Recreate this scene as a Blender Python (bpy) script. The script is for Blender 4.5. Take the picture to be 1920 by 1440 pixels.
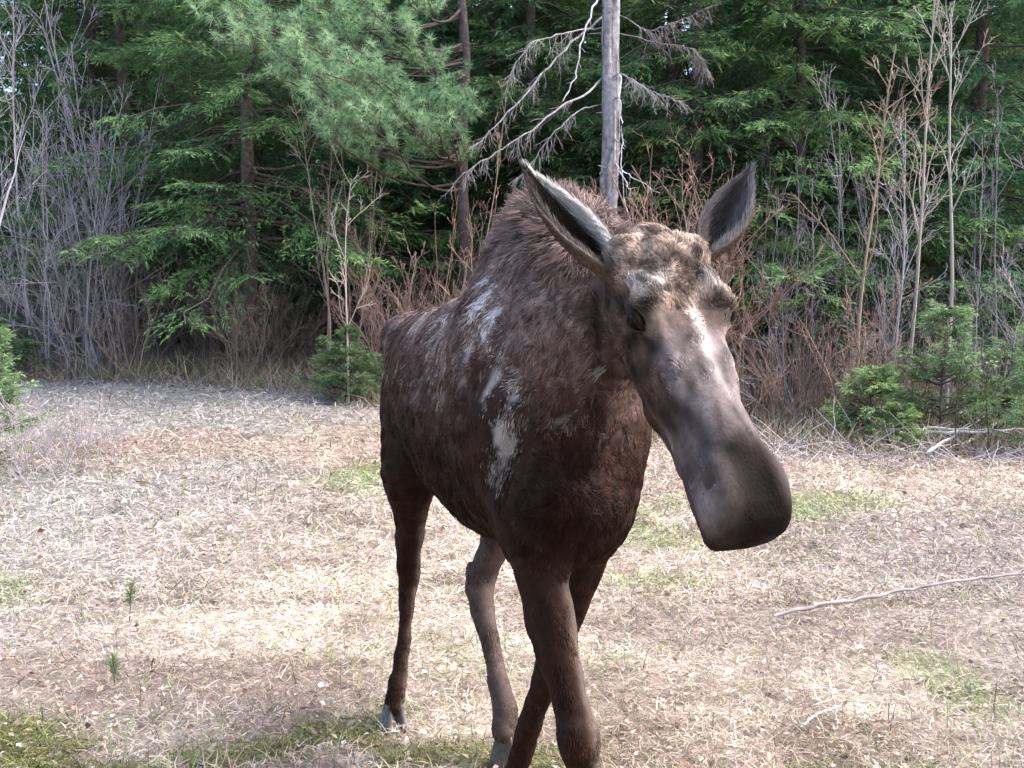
import bpy, math, random
import numpy as np
from mathutils import Vector, Matrix
from mathutils.bvhtree import BVHTree

for _o in list(bpy.data.objects):
    bpy.data.objects.remove(_o)
S = bpy.context.scene
COL = S.collection
R = math.radians

# ------------------------------------------------------------------ camera, sky, sun, exposure
CAM_H = 1.58
FPX = 1968.0                      # focal length in pixels of the 1920 px wide photograph
PITCH = R(4.07)
cam_d = bpy.data.cameras.new('trail_camera')
cam_d.sensor_width = 36.0
cam_d.lens = 36.0 * FPX / 1920.0
cam_d.clip_end = 2000.0
cam = bpy.data.objects.new('trail_camera', cam_d)
cam.location = (0, 0, CAM_H)
cam.rotation_euler = (R(90) - PITCH, 0, 0)
COL.objects.link(cam)
S.camera = cam

SUN_EL, SUN_AZ = R(52), R(82)     # azimuth measured from +Y (view direction) towards +X (right)
W = bpy.data.worlds.new('World')
S.world = W
W.use_nodes = True
_nt = W.node_tree
_bg = _nt.nodes['Background']
_sky = _nt.nodes.new('ShaderNodeTexSky')
_sky.sky_type = 'NISHITA'
_sky.sun_disc = False
_sky.sun_elevation = SUN_EL
_sky.sun_rotation = SUN_AZ
_sky.air_density = 1.0
_sky.dust_density = 3.0
_sky.ozone_density = 1.0
_nt.links.new(_sky.outputs[0], _bg.inputs[0])
_bg.inputs[1].default_value = 0.15

sun_d = bpy.data.lights.new('sun', 'SUN')
sun_d.energy = 1.15
sun_d.angle = R(55)
sun_d.color = (1.0, 0.95, 0.88)
sun = bpy.data.objects.new('sun', sun_d)
_sd = Vector((math.cos(SUN_EL) * math.sin(SUN_AZ), math.cos(SUN_EL) * math.cos(SUN_AZ), math.sin(SUN_EL)))
sun.rotation_euler = _sd.to_track_quat('Z', 'Y').to_euler()
COL.objects.link(sun)

S.view_settings.view_transform = 'Standard'
S.view_settings.look = 'None'
S.view_settings.gamma = 1.0
S.view_settings.use_curve_mapping = False
S.view_settings.exposure = 2.5
S.render.engine = 'CYCLES'
S.cycles.max_bounces = 6
S.cycles.diffuse_bounces = 3
S.cycles.transparent_max_bounces = 8
S.cycles.use_denoising = True

# ------------------------------------------------------------------ helpers
_F = np.array([0, math.cos(PITCH), -math.sin(PITCH)])
_U = np.array([0, math.sin(PITCH), math.cos(PITCH)])
_X = np.array([1.0, 0, 0])
_C = np.array([0, 0, CAM_H])


def U(px, py, d):
    """a point of the place, read off the photograph: pixel and distance in metres"""
    return _C + d * _F + (px - 960) / FPX * d * _X + (720 - py) / FPX * d * _U


def px_x(px, d):
    return (px - 960) / FPX * d


def sstep(a, b, x):
    t = np.clip((x - a) / (b - a), 0, 1)
    return t * t * (3 - 2 * t)


_hr = np.random.RandomState(7).rand(256, 256)


def vnoise(x, y):
    xi = np.floor(x).astype(int)
    yi = np.floor(y).astype(int)
    fx = x - xi
    fy = y - yi
    fx = fx * fx * (3 - 2 * fx)
    fy = fy * fy * (3 - 2 * fy)
    g = lambda a, b: _hr[a & 255, b & 255]
    return (g(xi, yi) * (1 - fx) + g(xi + 1, yi) * fx) * (1 - fy) + (g(xi, yi + 1) * (1 - fx) + g(xi + 1, yi + 1) * fx) * fy


def fbm(x, y, o=3):
    s = 0
    a = .5
    for i in range(o):
        s = s + a * vnoise(x * 2 ** i + 17.3 * i, y * 2 ** i + 5.1 * i)
        a *= .5
    return s / (1 - .5 ** o)


def gz(x, y):
    """height of the ground"""
    x = np.asarray(x, float)
    y = np.asarray(y, float)
    z = 0.62 * sstep(5.5, 17, y) * (1 - sstep(-3.5, 4.0, x))
    z = z + 0.05 * (fbm(x * .5 + 40, y * .5 + 10) - .5) * sstep(4.5, 7, y)
    z = z + np.maximum(y - 22, 0) * .13 + np.maximum(np.abs(x) - 16, 0) * .10  # unseen rise beyond and beside the wood, added to stop sky light leaking through
    return np.minimum(z, 14.0)


def gz1(x, y):
    return float(gz(np.array([x]), np.array([y]))[0])


def norm(v):
    v = np.asarray(v, float)
    return v / np.maximum(np.linalg.norm(v, axis=-1, keepdims=True), 1e-9)


def tag(o, label=None, cat=None, group=None, kind=None):
    if label:
        o['label'] = label
    if cat:
        o['category'] = cat
    if group:
        o['group'] = group
    if kind:
        o['kind'] = kind
    return o


def mesh_np(name, V, faces, cols=None, smooth=False, mat=None):
    """faces: list of (M,k) integer arrays; cols: (N,3) vertex colours"""
    me = bpy.data.meshes.new(name)
    V = np.ascontiguousarray(V, dtype=np.float32).reshape(-1, 3)
    faces = [np.asarray(f, dtype=np.int32) for f in faces if len(f)]
    loops = np.concatenate([f.ravel() for f in faces])
    tot = np.concatenate([np.full(len(f), f.shape[1], np.int32) for f in faces])
    start = np.concatenate([[0], np.cumsum(tot)[:-1]]).astype(np.int32)
    me.vertices.add(len(V))
    me.vertices.foreach_set('co', V.ravel())
    me.loops.add(len(loops))
    me.loops.foreach_set('vertex_index', loops)
    me.polygons.add(len(tot))
    me.polygons.foreach_set('loop_start', start)
    me.polygons.foreach_set('loop_total', tot)
    if smooth:
        me.polygons.foreach_set('use_smooth', np.ones(len(tot), dtype=bool))
    me.update(calc_edges=True)
    if cols is not None:
        a = me.color_attributes.new('col', 'FLOAT_COLOR', 'POINT')
        c = np.ones((len(V), 4), np.float32)
        c[:, :3] = np.clip(cols, 0, 1)
        a.data.foreach_set('color', c.ravel())
    if mat:
        me.materials.append(mat)
    return me


def obj(name, me, parent=None, loc=None):
    o = bpy.data.objects.new(name, me)
    COL.objects.link(o)
    if parent:
        o.parent = parent
    if loc is not None:
        o.location = loc
    return o


def empty(name, loc, label, cat, group=None):
    o = bpy.data.objects.new(name, None)
    o.empty_display_size = .2
    COL.objects.link(o)
    o.location = loc
    return tag(o, label, cat, group)


def copy_tree(o, parent=None):
    c = o.copy()
    COL.objects.link(c)
    c.parent = parent
    for ch in list(o.children):
        copy_tree(ch, c)
    return c


def tubes(P, rad, k=4):
    """P (M,n,3) polylines, rad (M,n) -> verts, quads"""
    P = np.asarray(P, float)
    M, n, _ = P.shape
    T = norm(np.gradient(P, axis=1))
    ref = np.where(np.abs(T[:, :1, 2:3]) > .85, np.array([1., 0, 0]), np.array([0, 0, 1.]))
    A = norm(np.cross(T, np.broadcast_to(ref, T.shape)))
    B = np.cross(T, A)
    an = np.arange(k) * 2 * np.pi / k
    V = P[:, :, None, :] + rad[:, :, None, None] * (A[:, :, None, :] * np.cos(an)[:, None] + B[:, :, None, :] * np.sin(an)[:, None])
    idx = np.arange(M * n * k).reshape(M, n, k)
    a = idx[:, :-1, :]
    b = idx[:, 1:, :]
    F = np.stack([a, np.roll(a, -1, 2), np.roll(b, -1, 2), b], -1).reshape(-1, 4)
    return V.reshape(-1, 3), F


class MB:
    """collects pieces of one mesh"""

    def __init__(s):
        s.V = []
        s.F = []
        s.C = []
        s.n = 0

    def add(s, V, F, col):
        V = np.asarray(V, float).reshape(-1, 3)
        s.V.append(V)
        if not isinstance(F, list):
            F = [F]
        for f in F:
            s.F.append(np.asarray(f) + s.n)
        c = np.asarray(col, float)
        s.C.append(np.broadcast_to(c, (len(V), 3)) if c.ndim == 1 else c)
        s.n += len(V)

    def tube(s, P, rad, col, k=4):
        P = np.asarray(P, float)
        if P.ndim == 2:
            P = P[None]
        rad = np.asarray(rad, float)
        if rad.ndim == 1:
            rad = np.broadcast_to(rad, P.shape[:2])
        V, F = tubes(P, rad, k)
        c = np.asarray(col, float)
        if c.ndim == 2 and len(c) == P.shape[0]:
            c = np.repeat(c, P.shape[1] * k, axis=0)
        s.add(V, F, c)

    def mesh(s, name, mat, smooth=False):
        by = {}
        for f in s.F:
            by.setdefault(f.shape[1], []).append(f)
        return mesh_np(name, np.concatenate(s.V), [np.concatenate(v) for v in by.values()], np.concatenate(s.C), smooth, mat)


def grow(rs, base, d, length, n=6, wig=.12, up=0.0):
    """polylines: base (M,3), unit directions d (M,3), length (M,) -> (M,n,3)"""
    M = len(base)
    P = np.zeros((M, n, 3))
    P[:, 0] = base
    dd = d.copy()
    for i in range(1, n):
        dd = norm(dd + rs.normal(0, wig, (M, 3)) + np.array([0, 0, up]))
        P[:, i] = P[:, i - 1] + dd * (length / (n - 1))[:, None]
    return P


def side_shoots(rs, P, per, t0, t1, ang, ratio, ln, tap=.5):
    """child starts on parents P (M,n,3): -> base, dir, length, t, parent index"""
    M, n, _ = P.shape
    pi = np.repeat(np.arange(M), per)
    t = rs.uniform(t0, t1, len(pi))
    f = t * (n - 1)
    i = np.minimum(f.astype(int), n - 2)
    w = (f - i)[:, None]
    b = P[pi, i] * (1 - w) + P[pi, i + 1] * w
    T = norm(P[pi, i + 1] - P[pi, i])
    q = norm(np.cross(T, rs.normal(0, 1, T.shape)))
    a = rs.normal(ang, .15, len(pi))[:, None]
    d = norm(T * np.cos(a) + q * np.sin(a))
    L = ln[pi] * ratio * (1 - tap * t) * rs.uniform(.6, 1.2, len(pi))
    return b, d, L, t, pi


def strips(b, d, s, L, w):
    """flat leaf-shaped faces: base, direction, side vector, length, width -> verts, quads"""
    m = b + d * (L * .45)[:, None]
    V = np.stack([b, m + s * (w * .5)[:, None], b + d * L[:, None], m - s * (w * .5)[:, None]], 1)
    return V.reshape(-1, 3), np.arange(len(b) * 4).reshape(-1, 4)


# ------------------------------------------------------------------ materials
def mat_attr(name, rough=.8, spec=.25, noise=0.0, scale=30, trans=0.0, bump=0.0, bscale=60):
    m = bpy.data.materials.new(name)
    m.use_nodes = True
    nt = m.node_tree
    b = nt.nodes['Principled BSDF']
    at = nt.nodes.new('ShaderNodeAttribute')
    at.attribute_name = 'col'
    out = at.outputs['Color']
    if noise > 0:
        tc = nt.nodes.new('ShaderNodeTexCoord')
        nz = nt.nodes.new('ShaderNodeTexNoise')
        nz.inputs['Scale'].default_value = scale
        nz.inputs['Detail'].default_value = 3
        nt.links.new(tc.outputs['Object'], nz.inputs['Vector'])
        mr = nt.nodes.new('ShaderNodeMapRange')
        mr.inputs[1].default_value = .3
        mr.inputs[2].default_value = .7
        mr.inputs[3].default_value = 1 - noise
        mr.inputs[4].default_value = 1 + noise
        nt.links.new(nz.outputs['Fac'], mr.inputs[0])
        mx = nt.nodes.new('ShaderNodeVectorMath')
        mx.operation = 'SCALE'
        nt.links.new(out, mx.inputs[0])
        nt.links.new(mr.outputs[0], mx.inputs['Scale'])
        out = mx.outputs[0]
    nt.links.new(out, b.inputs['Base Color'])
    b.inputs['Roughness'].default_value = rough
    b.inputs['Specular IOR Level'].default_value = spec
    if bump > 0:
        tc = nt.nodes.new('ShaderNodeTexCoord')
        nz = nt.nodes.new('ShaderNodeTexNoise')
        nz.inputs['Scale'].default_value = bscale
        nz.inputs['Detail'].default_value = 4
        nt.links.new(tc.outputs['Object'], nz.inputs['Vector'])
        bp = nt.nodes.new('ShaderNodeBump')
        bp.inputs['Strength'].default_value = bump
        bp.inputs['Distance'].default_value = .02
        nt.links.new(nz.outputs['Fac'], bp.inputs['Height'])
        nt.links.new(bp.outputs[0], b.inputs['Normal'])
    if trans > 0:
        tr = nt.nodes.new('ShaderNodeBsdfTranslucent')
        nt.links.new(out, tr.inputs['Color'])
        ms = nt.nodes.new('ShaderNodeMixShader')
        ms.inputs[0].default_value = trans
        nt.links.new(b.outputs[0], ms.inputs[1])
        nt.links.new(tr.outputs[0], ms.inputs[2])
        nt.links.new(ms.outputs[0], nt.nodes['Material Output'].inputs['Surface'])
    return m


M_bark = mat_attr('bark', .9, .1, .35, 14, 0, .8, 25)
M_twig = mat_attr('twig', .8, .2)
M_leaf = mat_attr('needles', .6, .2, 0, 30, .35)
M_grass = mat_attr('grass_blades', .65, .3, 0, 30, .25)
M_soil = mat_attr('soil', .95, .05, .3, 9, 0, 1.0, 30)
# ------------------------------------------------------------------ ground
def patch(x, y, cx, cy, rx, ry, seed=0, rag=.6):
    r = np.hypot((x - cx) / rx, (y - cy) / ry) + rag * (fbm(x * 1.1 + seed * 9.7, y * 1.1 + seed * 3.3) - .5) * 2
    return 1 - sstep(.55, 1.15, r)


def moss_warp(x):
    return .75 * (fbm(x * 1.25 + 3.0, x * 0 + 2.0) - .5)


def ground_tone(x, y):
    """colour of the dead grass at a place: straw, with mossy, bare and trodden patches"""
    n = fbm(x * .9, y * .9)
    n2 = fbm(x * 2.7 + 9, y * 2.7 + 4)
    c = np.broadcast_to(np.array([.465, .380, .322]), x.shape + (3,)).copy()
    L = lambda col, t: c + (np.array(col) - c) * np.clip(t, 0, 1)[..., None]
    c = L((.55, .465, .385), sstep(.45, .7, n))
    c = L((.22, .165, .13), sstep(.50, .72, n2) * .65)
    c = L((.20, .15, .12), sstep(.56, .72, fbm(x * 6 + 3, y * 6 + 8)) * .6)
    c = L((.34, .325, .31), sstep(-.5, -4.0, x - .1 * y + .6) * .75)               # greyer on the left
    c = L((.30, .255, .235), sstep(1.0, 2.6, x) * (1 - sstep(7.5, 9.5, y)) * .7)
    c = L((.38, .26, .20), patch(x, y, -2.2, 10.4, 2.6, 1.0, 1, .9) * .5)               # trodden brown strip
    c = L((.30, .23, .195), patch(x, y, -1.2, 4.35, 2.0, .30, 2, 1.0) * .5)                # bare earth, near left
    c = L((.27, .215, .185), patch(x, y, 1.05, 5.0, 1.2, .55, 4) * .6)
    c = L((.15, .15, .04), patch(x, y + moss_warp(x), -1.35, 3.72, 1.3, .34, 3, 1.2) * sstep(.42, .58, fbm(x * 3.1, y * 5)) * .85)         # moss
    c = L((.15, .15, .04), patch(x, y, 1.05, 3.36, .5, .12, 8, 1.5) * sstep(.40, .56, fbm(x * 2.2, y * 6)) * .6)
    for (cx, cy, rx, ry, sd) in ((.75, 7.1, .55, .5, 5), (-1.2, 9.0, .8, .6, 6), (.6, 7.9, .9, .5, 7), (1.85, 4.2, .25, .5, 9), (-3.4, 5.6, .8, .3, 10), (2.2, 8.2, 1.2, .5, 11), (1.0, 5.9, .5, .25, 12)):
        c = L((.23, .27, .12), patch(x, y, cx, cy, rx, ry, sd, 1.3) * .5)
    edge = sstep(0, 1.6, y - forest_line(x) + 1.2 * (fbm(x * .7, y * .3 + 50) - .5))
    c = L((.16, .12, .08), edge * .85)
    return c


def forest_line(x):
    """distance at which the meadow gives way to brush"""
    return np.interp(x, [-8, -5, -2.6, -1.0, .5, 2.0, 4.0, 8], [15.2, 15.0, 14.2, 12.8, 12.2, 11.9, 11.6, 11.6])


gx = np.concatenate([np.linspace(-300, -18, 16), np.linspace(-16, 16, 161), np.linspace(18, 300, 16)])
gy = np.concatenate([np.linspace(-60, 0, 7), np.linspace(1, 24, 161), np.linspace(25, 60, 20), np.linspace(70, 400, 14)])
GX, GY = np.meshgrid(gx, gy, indexing='ij')
GZ = gz(GX, GY)
gi = np.arange(GX.size).reshape(GX.shape)
gf = np.stack([gi[:-1, :-1], gi[1:, :-1], gi[1:, 1:], gi[:-1, 1:]], -1).reshape(-1, 4)
gc = ground_tone(GX, GY).reshape(-1, 3) * .62
ground = tag(obj('ground', mesh_np('ground', np.stack([GX, GY, GZ], -1), [gf], gc, True, M_soil)), kind='structure')

# ------------------------------------------------------------------ conifers
GREEN_A = np.array([.042, .105, .034])
GREEN_B = np.array([.135, .240, .070])


def conifer(seed, H, base, reach, nb, dark, light, droop=.35, dens=1.0, spray=.085, trunk_r=None, dead=14, twigs=True, up0=0.0):
    """trunk mesh and crown mesh of a fir or hemlock with flat drooping sprays"""
    rs = np.random.RandomState(seed)
    tm = MB()
    tr = trunk_r or H * .012
    n = 12
    tz = np.linspace(-.2, H, n)
    tp = np.stack([np.cumsum(rs.normal(0, .02, n)), np.cumsum(rs.normal(0, .02, n)), tz], 1)
    tp[0, :2] = tp[1, :2] = 0
    bark = np.array([.10, .078, .066])
    tm.tube(tp, tr * (1 - tz / H * .92) * np.where(tz < 0, 1.3, 1), bark, 9)
    # dead lower limbs
    if dead:
        z = rs.uniform(.4, max(base * 1.3, 1.2), dead)
        a = rs.uniform(0, 6.28, dead)
        b = np.stack([np.zeros(dead), np.zeros(dead), z], 1)
        P = grow(rs, b, norm(np.stack([np.cos(a), np.sin(a), rs.uniform(-.3, .15, dead)], 1)), rs.uniform(.5, 1.5, dead), 6, .10, -.03)
        tm.tube(P, np.linspace(.012, .003, 6), bark * 1.2, 3)
        b2, d2, L2, _, _ = side_shoots(rs, P, 5, .3, 1, .8, .4, np.full(dead, 1.0))
        tm.tube(grow(rs, b2, d2, L2, 4, .2), np.linspace(.004, .0015, 4), bark * 1.3, 3)
    # live limbs
    t = rs.uniform(0, 1, nb) ** 1.1
    z = base + (H * .98 - base) * t
    a = np.arange(nb) * 2.399 + rs.normal(0, .3, nb)
    L = reach * (1 - t) ** .8 * rs.uniform(.65, 1.15, nb) + .15
    b = np.stack([np.interp(z, tz, tp[:, 0]), np.interp(z, tz, tp[:, 1]), z], 1)
    up = up0 + .25 * t + rs.normal(-.02, .10, nb)
    d = norm(np.stack([np.cos(a), np.sin(a), up], 1))
    n1 = 7
    P = np.zeros((nb, n1, 3))
    for i in range(n1):
        s = i / (n1 - 1)
        P[:, i] = b + d * (L * s)[:, None] + np.array([0, 0, 1.]) * (L * (-droop * s ** 1.6 + droop * .45 * s ** 4))[:, None]
    P[:, 1:] += rs.normal(0, .02, (nb, n1 - 1, 3)) * L[:, None, None]
    cm = MB()
    tm.tube(P, np.linspace(1, .2, n1)[None] * (.006 + .006 * L[:, None]), bark * .9, 4)
    # branchlets, flat on both sides
    per = int(22 * dens)
    pi = np.repeat(np.arange(nb), per)
    tt = rs.uniform(.18, 1.0, len(pi))
    f = tt * (n1 - 1)
    i = np.minimum(f.astype(int), n1 - 2)
    w = (f - i)[:, None]
    bb = P[pi, i] * (1 - w) + P[pi, i + 1] * w
    T = norm(P[pi, i + 1] - P[pi, i])
    side = norm(np.cross(T, [0, 0, 1.])) * np.where(np.arange(len(pi)) % 2, 1, -1)[:, None]
    ang = rs.normal(.85, .18, len(pi))[:, None]
    dd = norm(T * np.cos(ang) + side * np.sin(ang) + rs.normal(0, .10, T.shape) + np.array([0, 0, -.12]))
    LL = (L[pi] * .42 * (1.15 - tt) + .07) * rs.uniform(.6, 1.15, len(pi))
    Q = grow(rs, bb, dd, LL, 4, .07, -.07)
    # needle sprays on branchlets
    per2 = int(11 * dens) + 4
    M = len(Q)
    qi = np.repeat(np.arange(M), per2)
    t2 = np.tile(np.linspace(.08, 1, per2), M) + rs.normal(0, .04, M * per2)
    t2 = np.clip(t2, 0, 1)
    f = t2 * 3
    i = np.minimum(f.astype(int), 2)
    w = (f - i)[:, None]
    sb = Q[qi, i] * (1 - w) + Q[qi, i + 1] * w
    T2 = norm(Q[qi, i + 1] - Q[qi, i])
    pl = norm(np.cross(T2, norm(np.cross(T[pi][qi], T2) + np.array([0, 0, .3]) * rs.choice([1.], (len(qi), 1)))))
    sgn = np.where(rs.rand(len(qi)) < .5, 1, -1)[:, None]
    a2 = np.where(t2 > .95, .1, rs.normal(.75, .2, len(qi)))[:, None]
    d2 = norm(T2 * np.cos(a2) + pl * sgn * np.sin(a2) + rs.normal(0, .16, T2.shape) + np.array([0, 0, -.10]))
    sl = spray * rs.uniform(.6, 1.35, len(qi)) * np.minimum(1, .5 + LL[qi] * 2)
    up_ = norm(np.cross(d2, pl) + rs.normal(0, .35, d2.shape))
    wv = norm(np.cross(d2, up_))
    V, F = strips(sb, d2, wv, sl, sl * rs.uniform(.12, .20, len(qi)))
    young = np.clip(tt[qi] * .55 + t2 * .45 + rs.normal(0, .16, len(qi)), 0, 1) ** 1.6
    bt = np.clip(rs.normal(.5, .3, nb), 0, 1)[pi][qi]
    young = np.clip(young * (.5 + .8 * bt), 0, 1)
    col = dark + (light - dark) * young[:, None]
    col = col * rs.uniform(.75, 1.25, (len(qi), 1))
    old = rs.rand(len(qi)) < .025
    col[old] = np.array([.16, .10, .05])
    cm.add(V, F, np.repeat(col, 4, 0))
    if twigs:
        cm.tube(Q[::2], np.linspace(.004, .0015, 4), bark, 3)
    return tm.mesh('trunk', M_bark, True), cm.mesh('crown', M_leaf)


def place_tree(name, me, x, y, label, cat, group=None, rz=0.0, sc=1.0, lean=0.0):
    e = empty(name, (x, y, gz1(x, y)), label, cat, group)
    e.rotation_euler = (lean, 0, rz)
    e.scale = (sc, sc, sc)
    obj('trunk', me[0], e)
    obj('crown', me[1], e)
    return e


D_, L_ = GREEN_A * np.array([1.4, 1.25, 1.5]), GREEN_B * np.array([1.3, 1.2, 1.4])
HEM1 = conifer(21, 10.5, 1.9, 3.3, 200, D_ * 1.15, L_ * 1.25, .38, 1.7, .085)
HEM2 = conifer(22, 12, 2.5, 3.0, 190, D_ * .85, L_ * .7, .40, 1.25, .105)
FIR1 = conifer(23, 13, 2.6, 2.5, 160, D_ * np.array([.8, .9, 1.1]), L_ * np.array([.6, .7, .85]), .32, 1.05, .12, None, 14, False)
FIR2 = conifer(24, 15, 1.6, 2.9, 190, D_ * np.array([.7, .85, 1.1]), L_ * np.array([.5, .65, .85]), .36, 1.0, .14, None, 24, False)
FIR3 = conifer(25, 11, 1.6, 2.4, 130, D_ * .9, L_ * .75, .34, 1.0, .11, None, 14, False)

# the near trees of the wood edge: each with its own place and look
near = [
    (HEM1, 470, 16.0, 0.2, 1.05, 'large bright green hemlock with drooping sprays left of the pine boughs', 'hemlock_tree'),
    (HEM2, 250, 18.5, 1.4, 1.0, 'tall hemlock behind bare twiggy saplings at the upper left', 'hemlock_tree'),
    (FIR1, 185, 19.0, 2.2, 1.05, 'dark fir with sky gaps in its crown at the top left corner', 'fir_tree'),
    (FIR2, 690, 18.4, .8, 1.0, 'shaded fir standing right behind the pine boughs', 'fir_tree'),
    (HEM2, 985, 17.6, 3.9, 1.0, 'dark hemlock left of the grey dead snag with hanging limbs', 'hemlock_tree'),
    (FIR3, 1075, 19.5, 5.0, 1.15, 'dark fir directly behind the grey dead snag', 'fir_tree'),
    (HEM2, 1300, 16.4, 2.6, 1.0, 'hemlock with dark spreading branches above the right ear of the moose', 'hemlock_tree'),
    (HEM1, 1490, 16.8, 4.4, 1.06, 'green hemlock with low drooping boughs right of the reddish shrubs', 'hemlock_tree'),
    (FIR1, 1660, 17.5, 1.1, 1.0, 'dark straight fir trunk and crown behind the pale bare saplings', 'fir_tree'),
    (FIR2, 1815, 17.0, 3.3, .95, 'bluish green fir at the upper right behind the last pale sapling', 'fir_tree'),
    (FIR3, 1950, 16.5, 2.0, 1.05, 'dark fir cut off by the right edge of the picture', 'fir_tree'),
    (FIR3, -175, 18.0, 2.9, 1.1, 'dark fir cut off by the left edge behind the grey birch', 'fir_tree'),
]
for me, px, d, rz, sc, lab, nm in near:
    place_tree(nm, me, px_x(px, d), d, lab, nm.split('_')[0] + ' tree', 'conifers along the edge of the wood', rz, sc)

# the wood behind them
rs = np.random.RandomState(77)
pts_ = []
tries = 0
while len(pts_) < 120 and tries < 9000:
    tries += 1
    y = rs.uniform(20.0, 44)
    x = rs.uniform(-.60 * y - 1.5, .60 * y + 1.5)
    if abs(x / y + .462) < .04:          # a thin place in the wood where the sky shows
        continue
    if all((x - p[0]) ** 2 + (y - p[1]) ** 2 > 1.7 ** 2 for p in pts_):
        pts_.append((x, y))
for k, (x, y) in enumerate(pts_):
    me = (FIR2, FIR1, HEM2, FIR3)[k % 4]
    place_tree('wood_conifer', me, x, y, 'dark conifer standing deep in the wood behind the front trees', 'conifer', 'conifers deep in the wood', rs.uniform(0, 6.28), rs.uniform(.9, 1.25))


for k, (x, y) in enumerate(((-9, -5.0), (-5.6, -4.2), (-2.6, -5.2), (.4, -3.6), (3.2, -4.8), (6.2, -4.0), (9.5, -5.5), (-7.4, -7.5), (-1.0, -7.8), (4.8, -7.6))):  # unseen conifers added to block sky light on the front of the moose
    place_tree('wood_conifer', (FIR1, HEM2, FIR2)[k % 3], x, y, 'unseen dark conifer added behind the viewpoint to shade the moose', 'conifer', 'unseen conifers added behind the viewpoint for shade', k * 1.7, 1.05)


# ---- white pine: long soft tufts of needles on boughs reaching out over the meadow
def pine():
    rs = np.random.RandomState(5)
    d0 = 15.4
    x0 = px_x(868, d0)
    e = empty('white_pine', (x0, d0, gz1(x0, d0)), 'white pine with soft pale green needle tufts on boughs spread over the clearing', 'pine tree')
    o = np.array(e.location)
    tm, cm = MB(), MB()
    bark = np.array([.085, .066, .058])
    H = 11.0
    tz = np.linspace(-.2, H, 12)
    tp = np.stack([rs.normal(0, .03, 12), rs.normal(0, .03, 12), tz], 1)
    tm.tube(tp, .12 * (1 - tz / H * .85), bark, 10)
    ends = [(600, 25, 14.2), (455, 62, 13.9), (500, 95, 14.4), (640, 105, 13.6), (560, 150, 13.3), (620, 165, 13.0), (540, 190, 13.5), (700, 175, 13.2), (655, 215, 12.9), (740, 205, 13.2),
            (800, 225, 13.1), (845, 250, 13.4), (770, 260, 12.9), (700, 262, 12.9), (640, 262, 13.2), (560, 235, 13.9), (720, 60, 13.8), (780, 95, 14.0), (680, 30, 13.6), (540, 20, 14.5),
            (840, 170, 14.3), (430, 20, 14.6), (760, 20, 14.2), (480, 130, 14.8), (380, 40, 14.8), (600, 80, 13.6), (850, 215, 14.0), (400, 75, 13.6), (440, 110, 13.4), (520, 60, 13.2), (580, 110, 13.2), (350, 25, 13.9), (590, 205, 13.0), (540, 165, 13.2), (660, 150, 13.0), (820, 270, 13.2), (610, 285, 13.0)]
    for (px, py, d) in ends:
        E = U(px, py - 32, d - .5) - o
        hz = E[2] + rs.uniform(-.5, .35)
        B = np.array([0, 0, hz])
        s = np.linspace(0, 1, 9)[:, None]
        P = B + (E - B) * s + np.array([0, 0, 1]) * (-.35 * np.sin(s * np.pi) * (1 - s * .4)) + rs.normal(0, .03, (9, 3)) * s
        tm.tube(P, np.linspace(.026, .006, 9), bark * .9, 5)
        # twigs on the outer part
        nt_ = 13
        b, dr, L, t, pi = side_shoots(rs, P[None], nt_, .48, 1.0, .75, .30, np.array([1.6]), .3)
        dr = norm(dr * np.array([1, 1, .45]) + np.array([0, 0, .22]))
        bt_ = rs.uniform(.15, .85)
        b = np.vstack([b, P[-1:]])
        dr = np.vstack([dr, norm(P[-1:] - P[-2:-1])])
        L = np.append(L, .25)
        Q = grow(rs, b, dr, L, 4, .12, .12)
        tm.tube(Q, np.linspace(.005, .003, 4), bark * 1.1, 3)
        # tufts: at the twig end and on its outer half
        for w, sc in ((1.0, 1.0), (.62, .8)):
            f = w * 3
            i = min(int(f), 2)
            c = Q[:, i] * (1 - (f - i)) + Q[:, i + 1] * (f - i)
            T = norm(Q[:, i + 1] - Q[:, i])
            m = 52
            ci = np.repeat(np.arange(len(c)), m)
            dv = norm(T[ci] * rs.uniform(.1, 1.0, (len(ci), 1)) + norm(rs.normal(0, 1, (len(ci), 3))) * .85 + np.array([0, 0, -.05]))
            ln = .135 * sc * rs.uniform(.7, 1.2, len(ci))
            sv = norm(np.cross(dv, rs.normal(0, 1, dv.shape)))
            V = np.stack([c[ci] - sv * .0042, c[ci] + sv * .0042, c[ci] + dv * ln[:, None] + np.array([0, 0, -.012])], 1).reshape(-1, 3)
            F = np.arange(len(ci) * 3).reshape(-1, 3)
            tint = np.clip(rs.normal(bt_, .2, len(c)), 0, 1)[ci][:, None]
            col = np.array([.10, .20, .10]) * (1 - tint) + np.array([.36, .50, .28]) * tint
            col = col * rs.uniform(.8, 1.2, (len(ci), 1))
            cm.add(V, F, np.repeat(col, 3, 0))
    obj('trunk', tm.mesh('trunk', M_bark, True), e)
    obj('crown', cm.mesh('crown', M_leaf), e)
    return e


pine()


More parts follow.
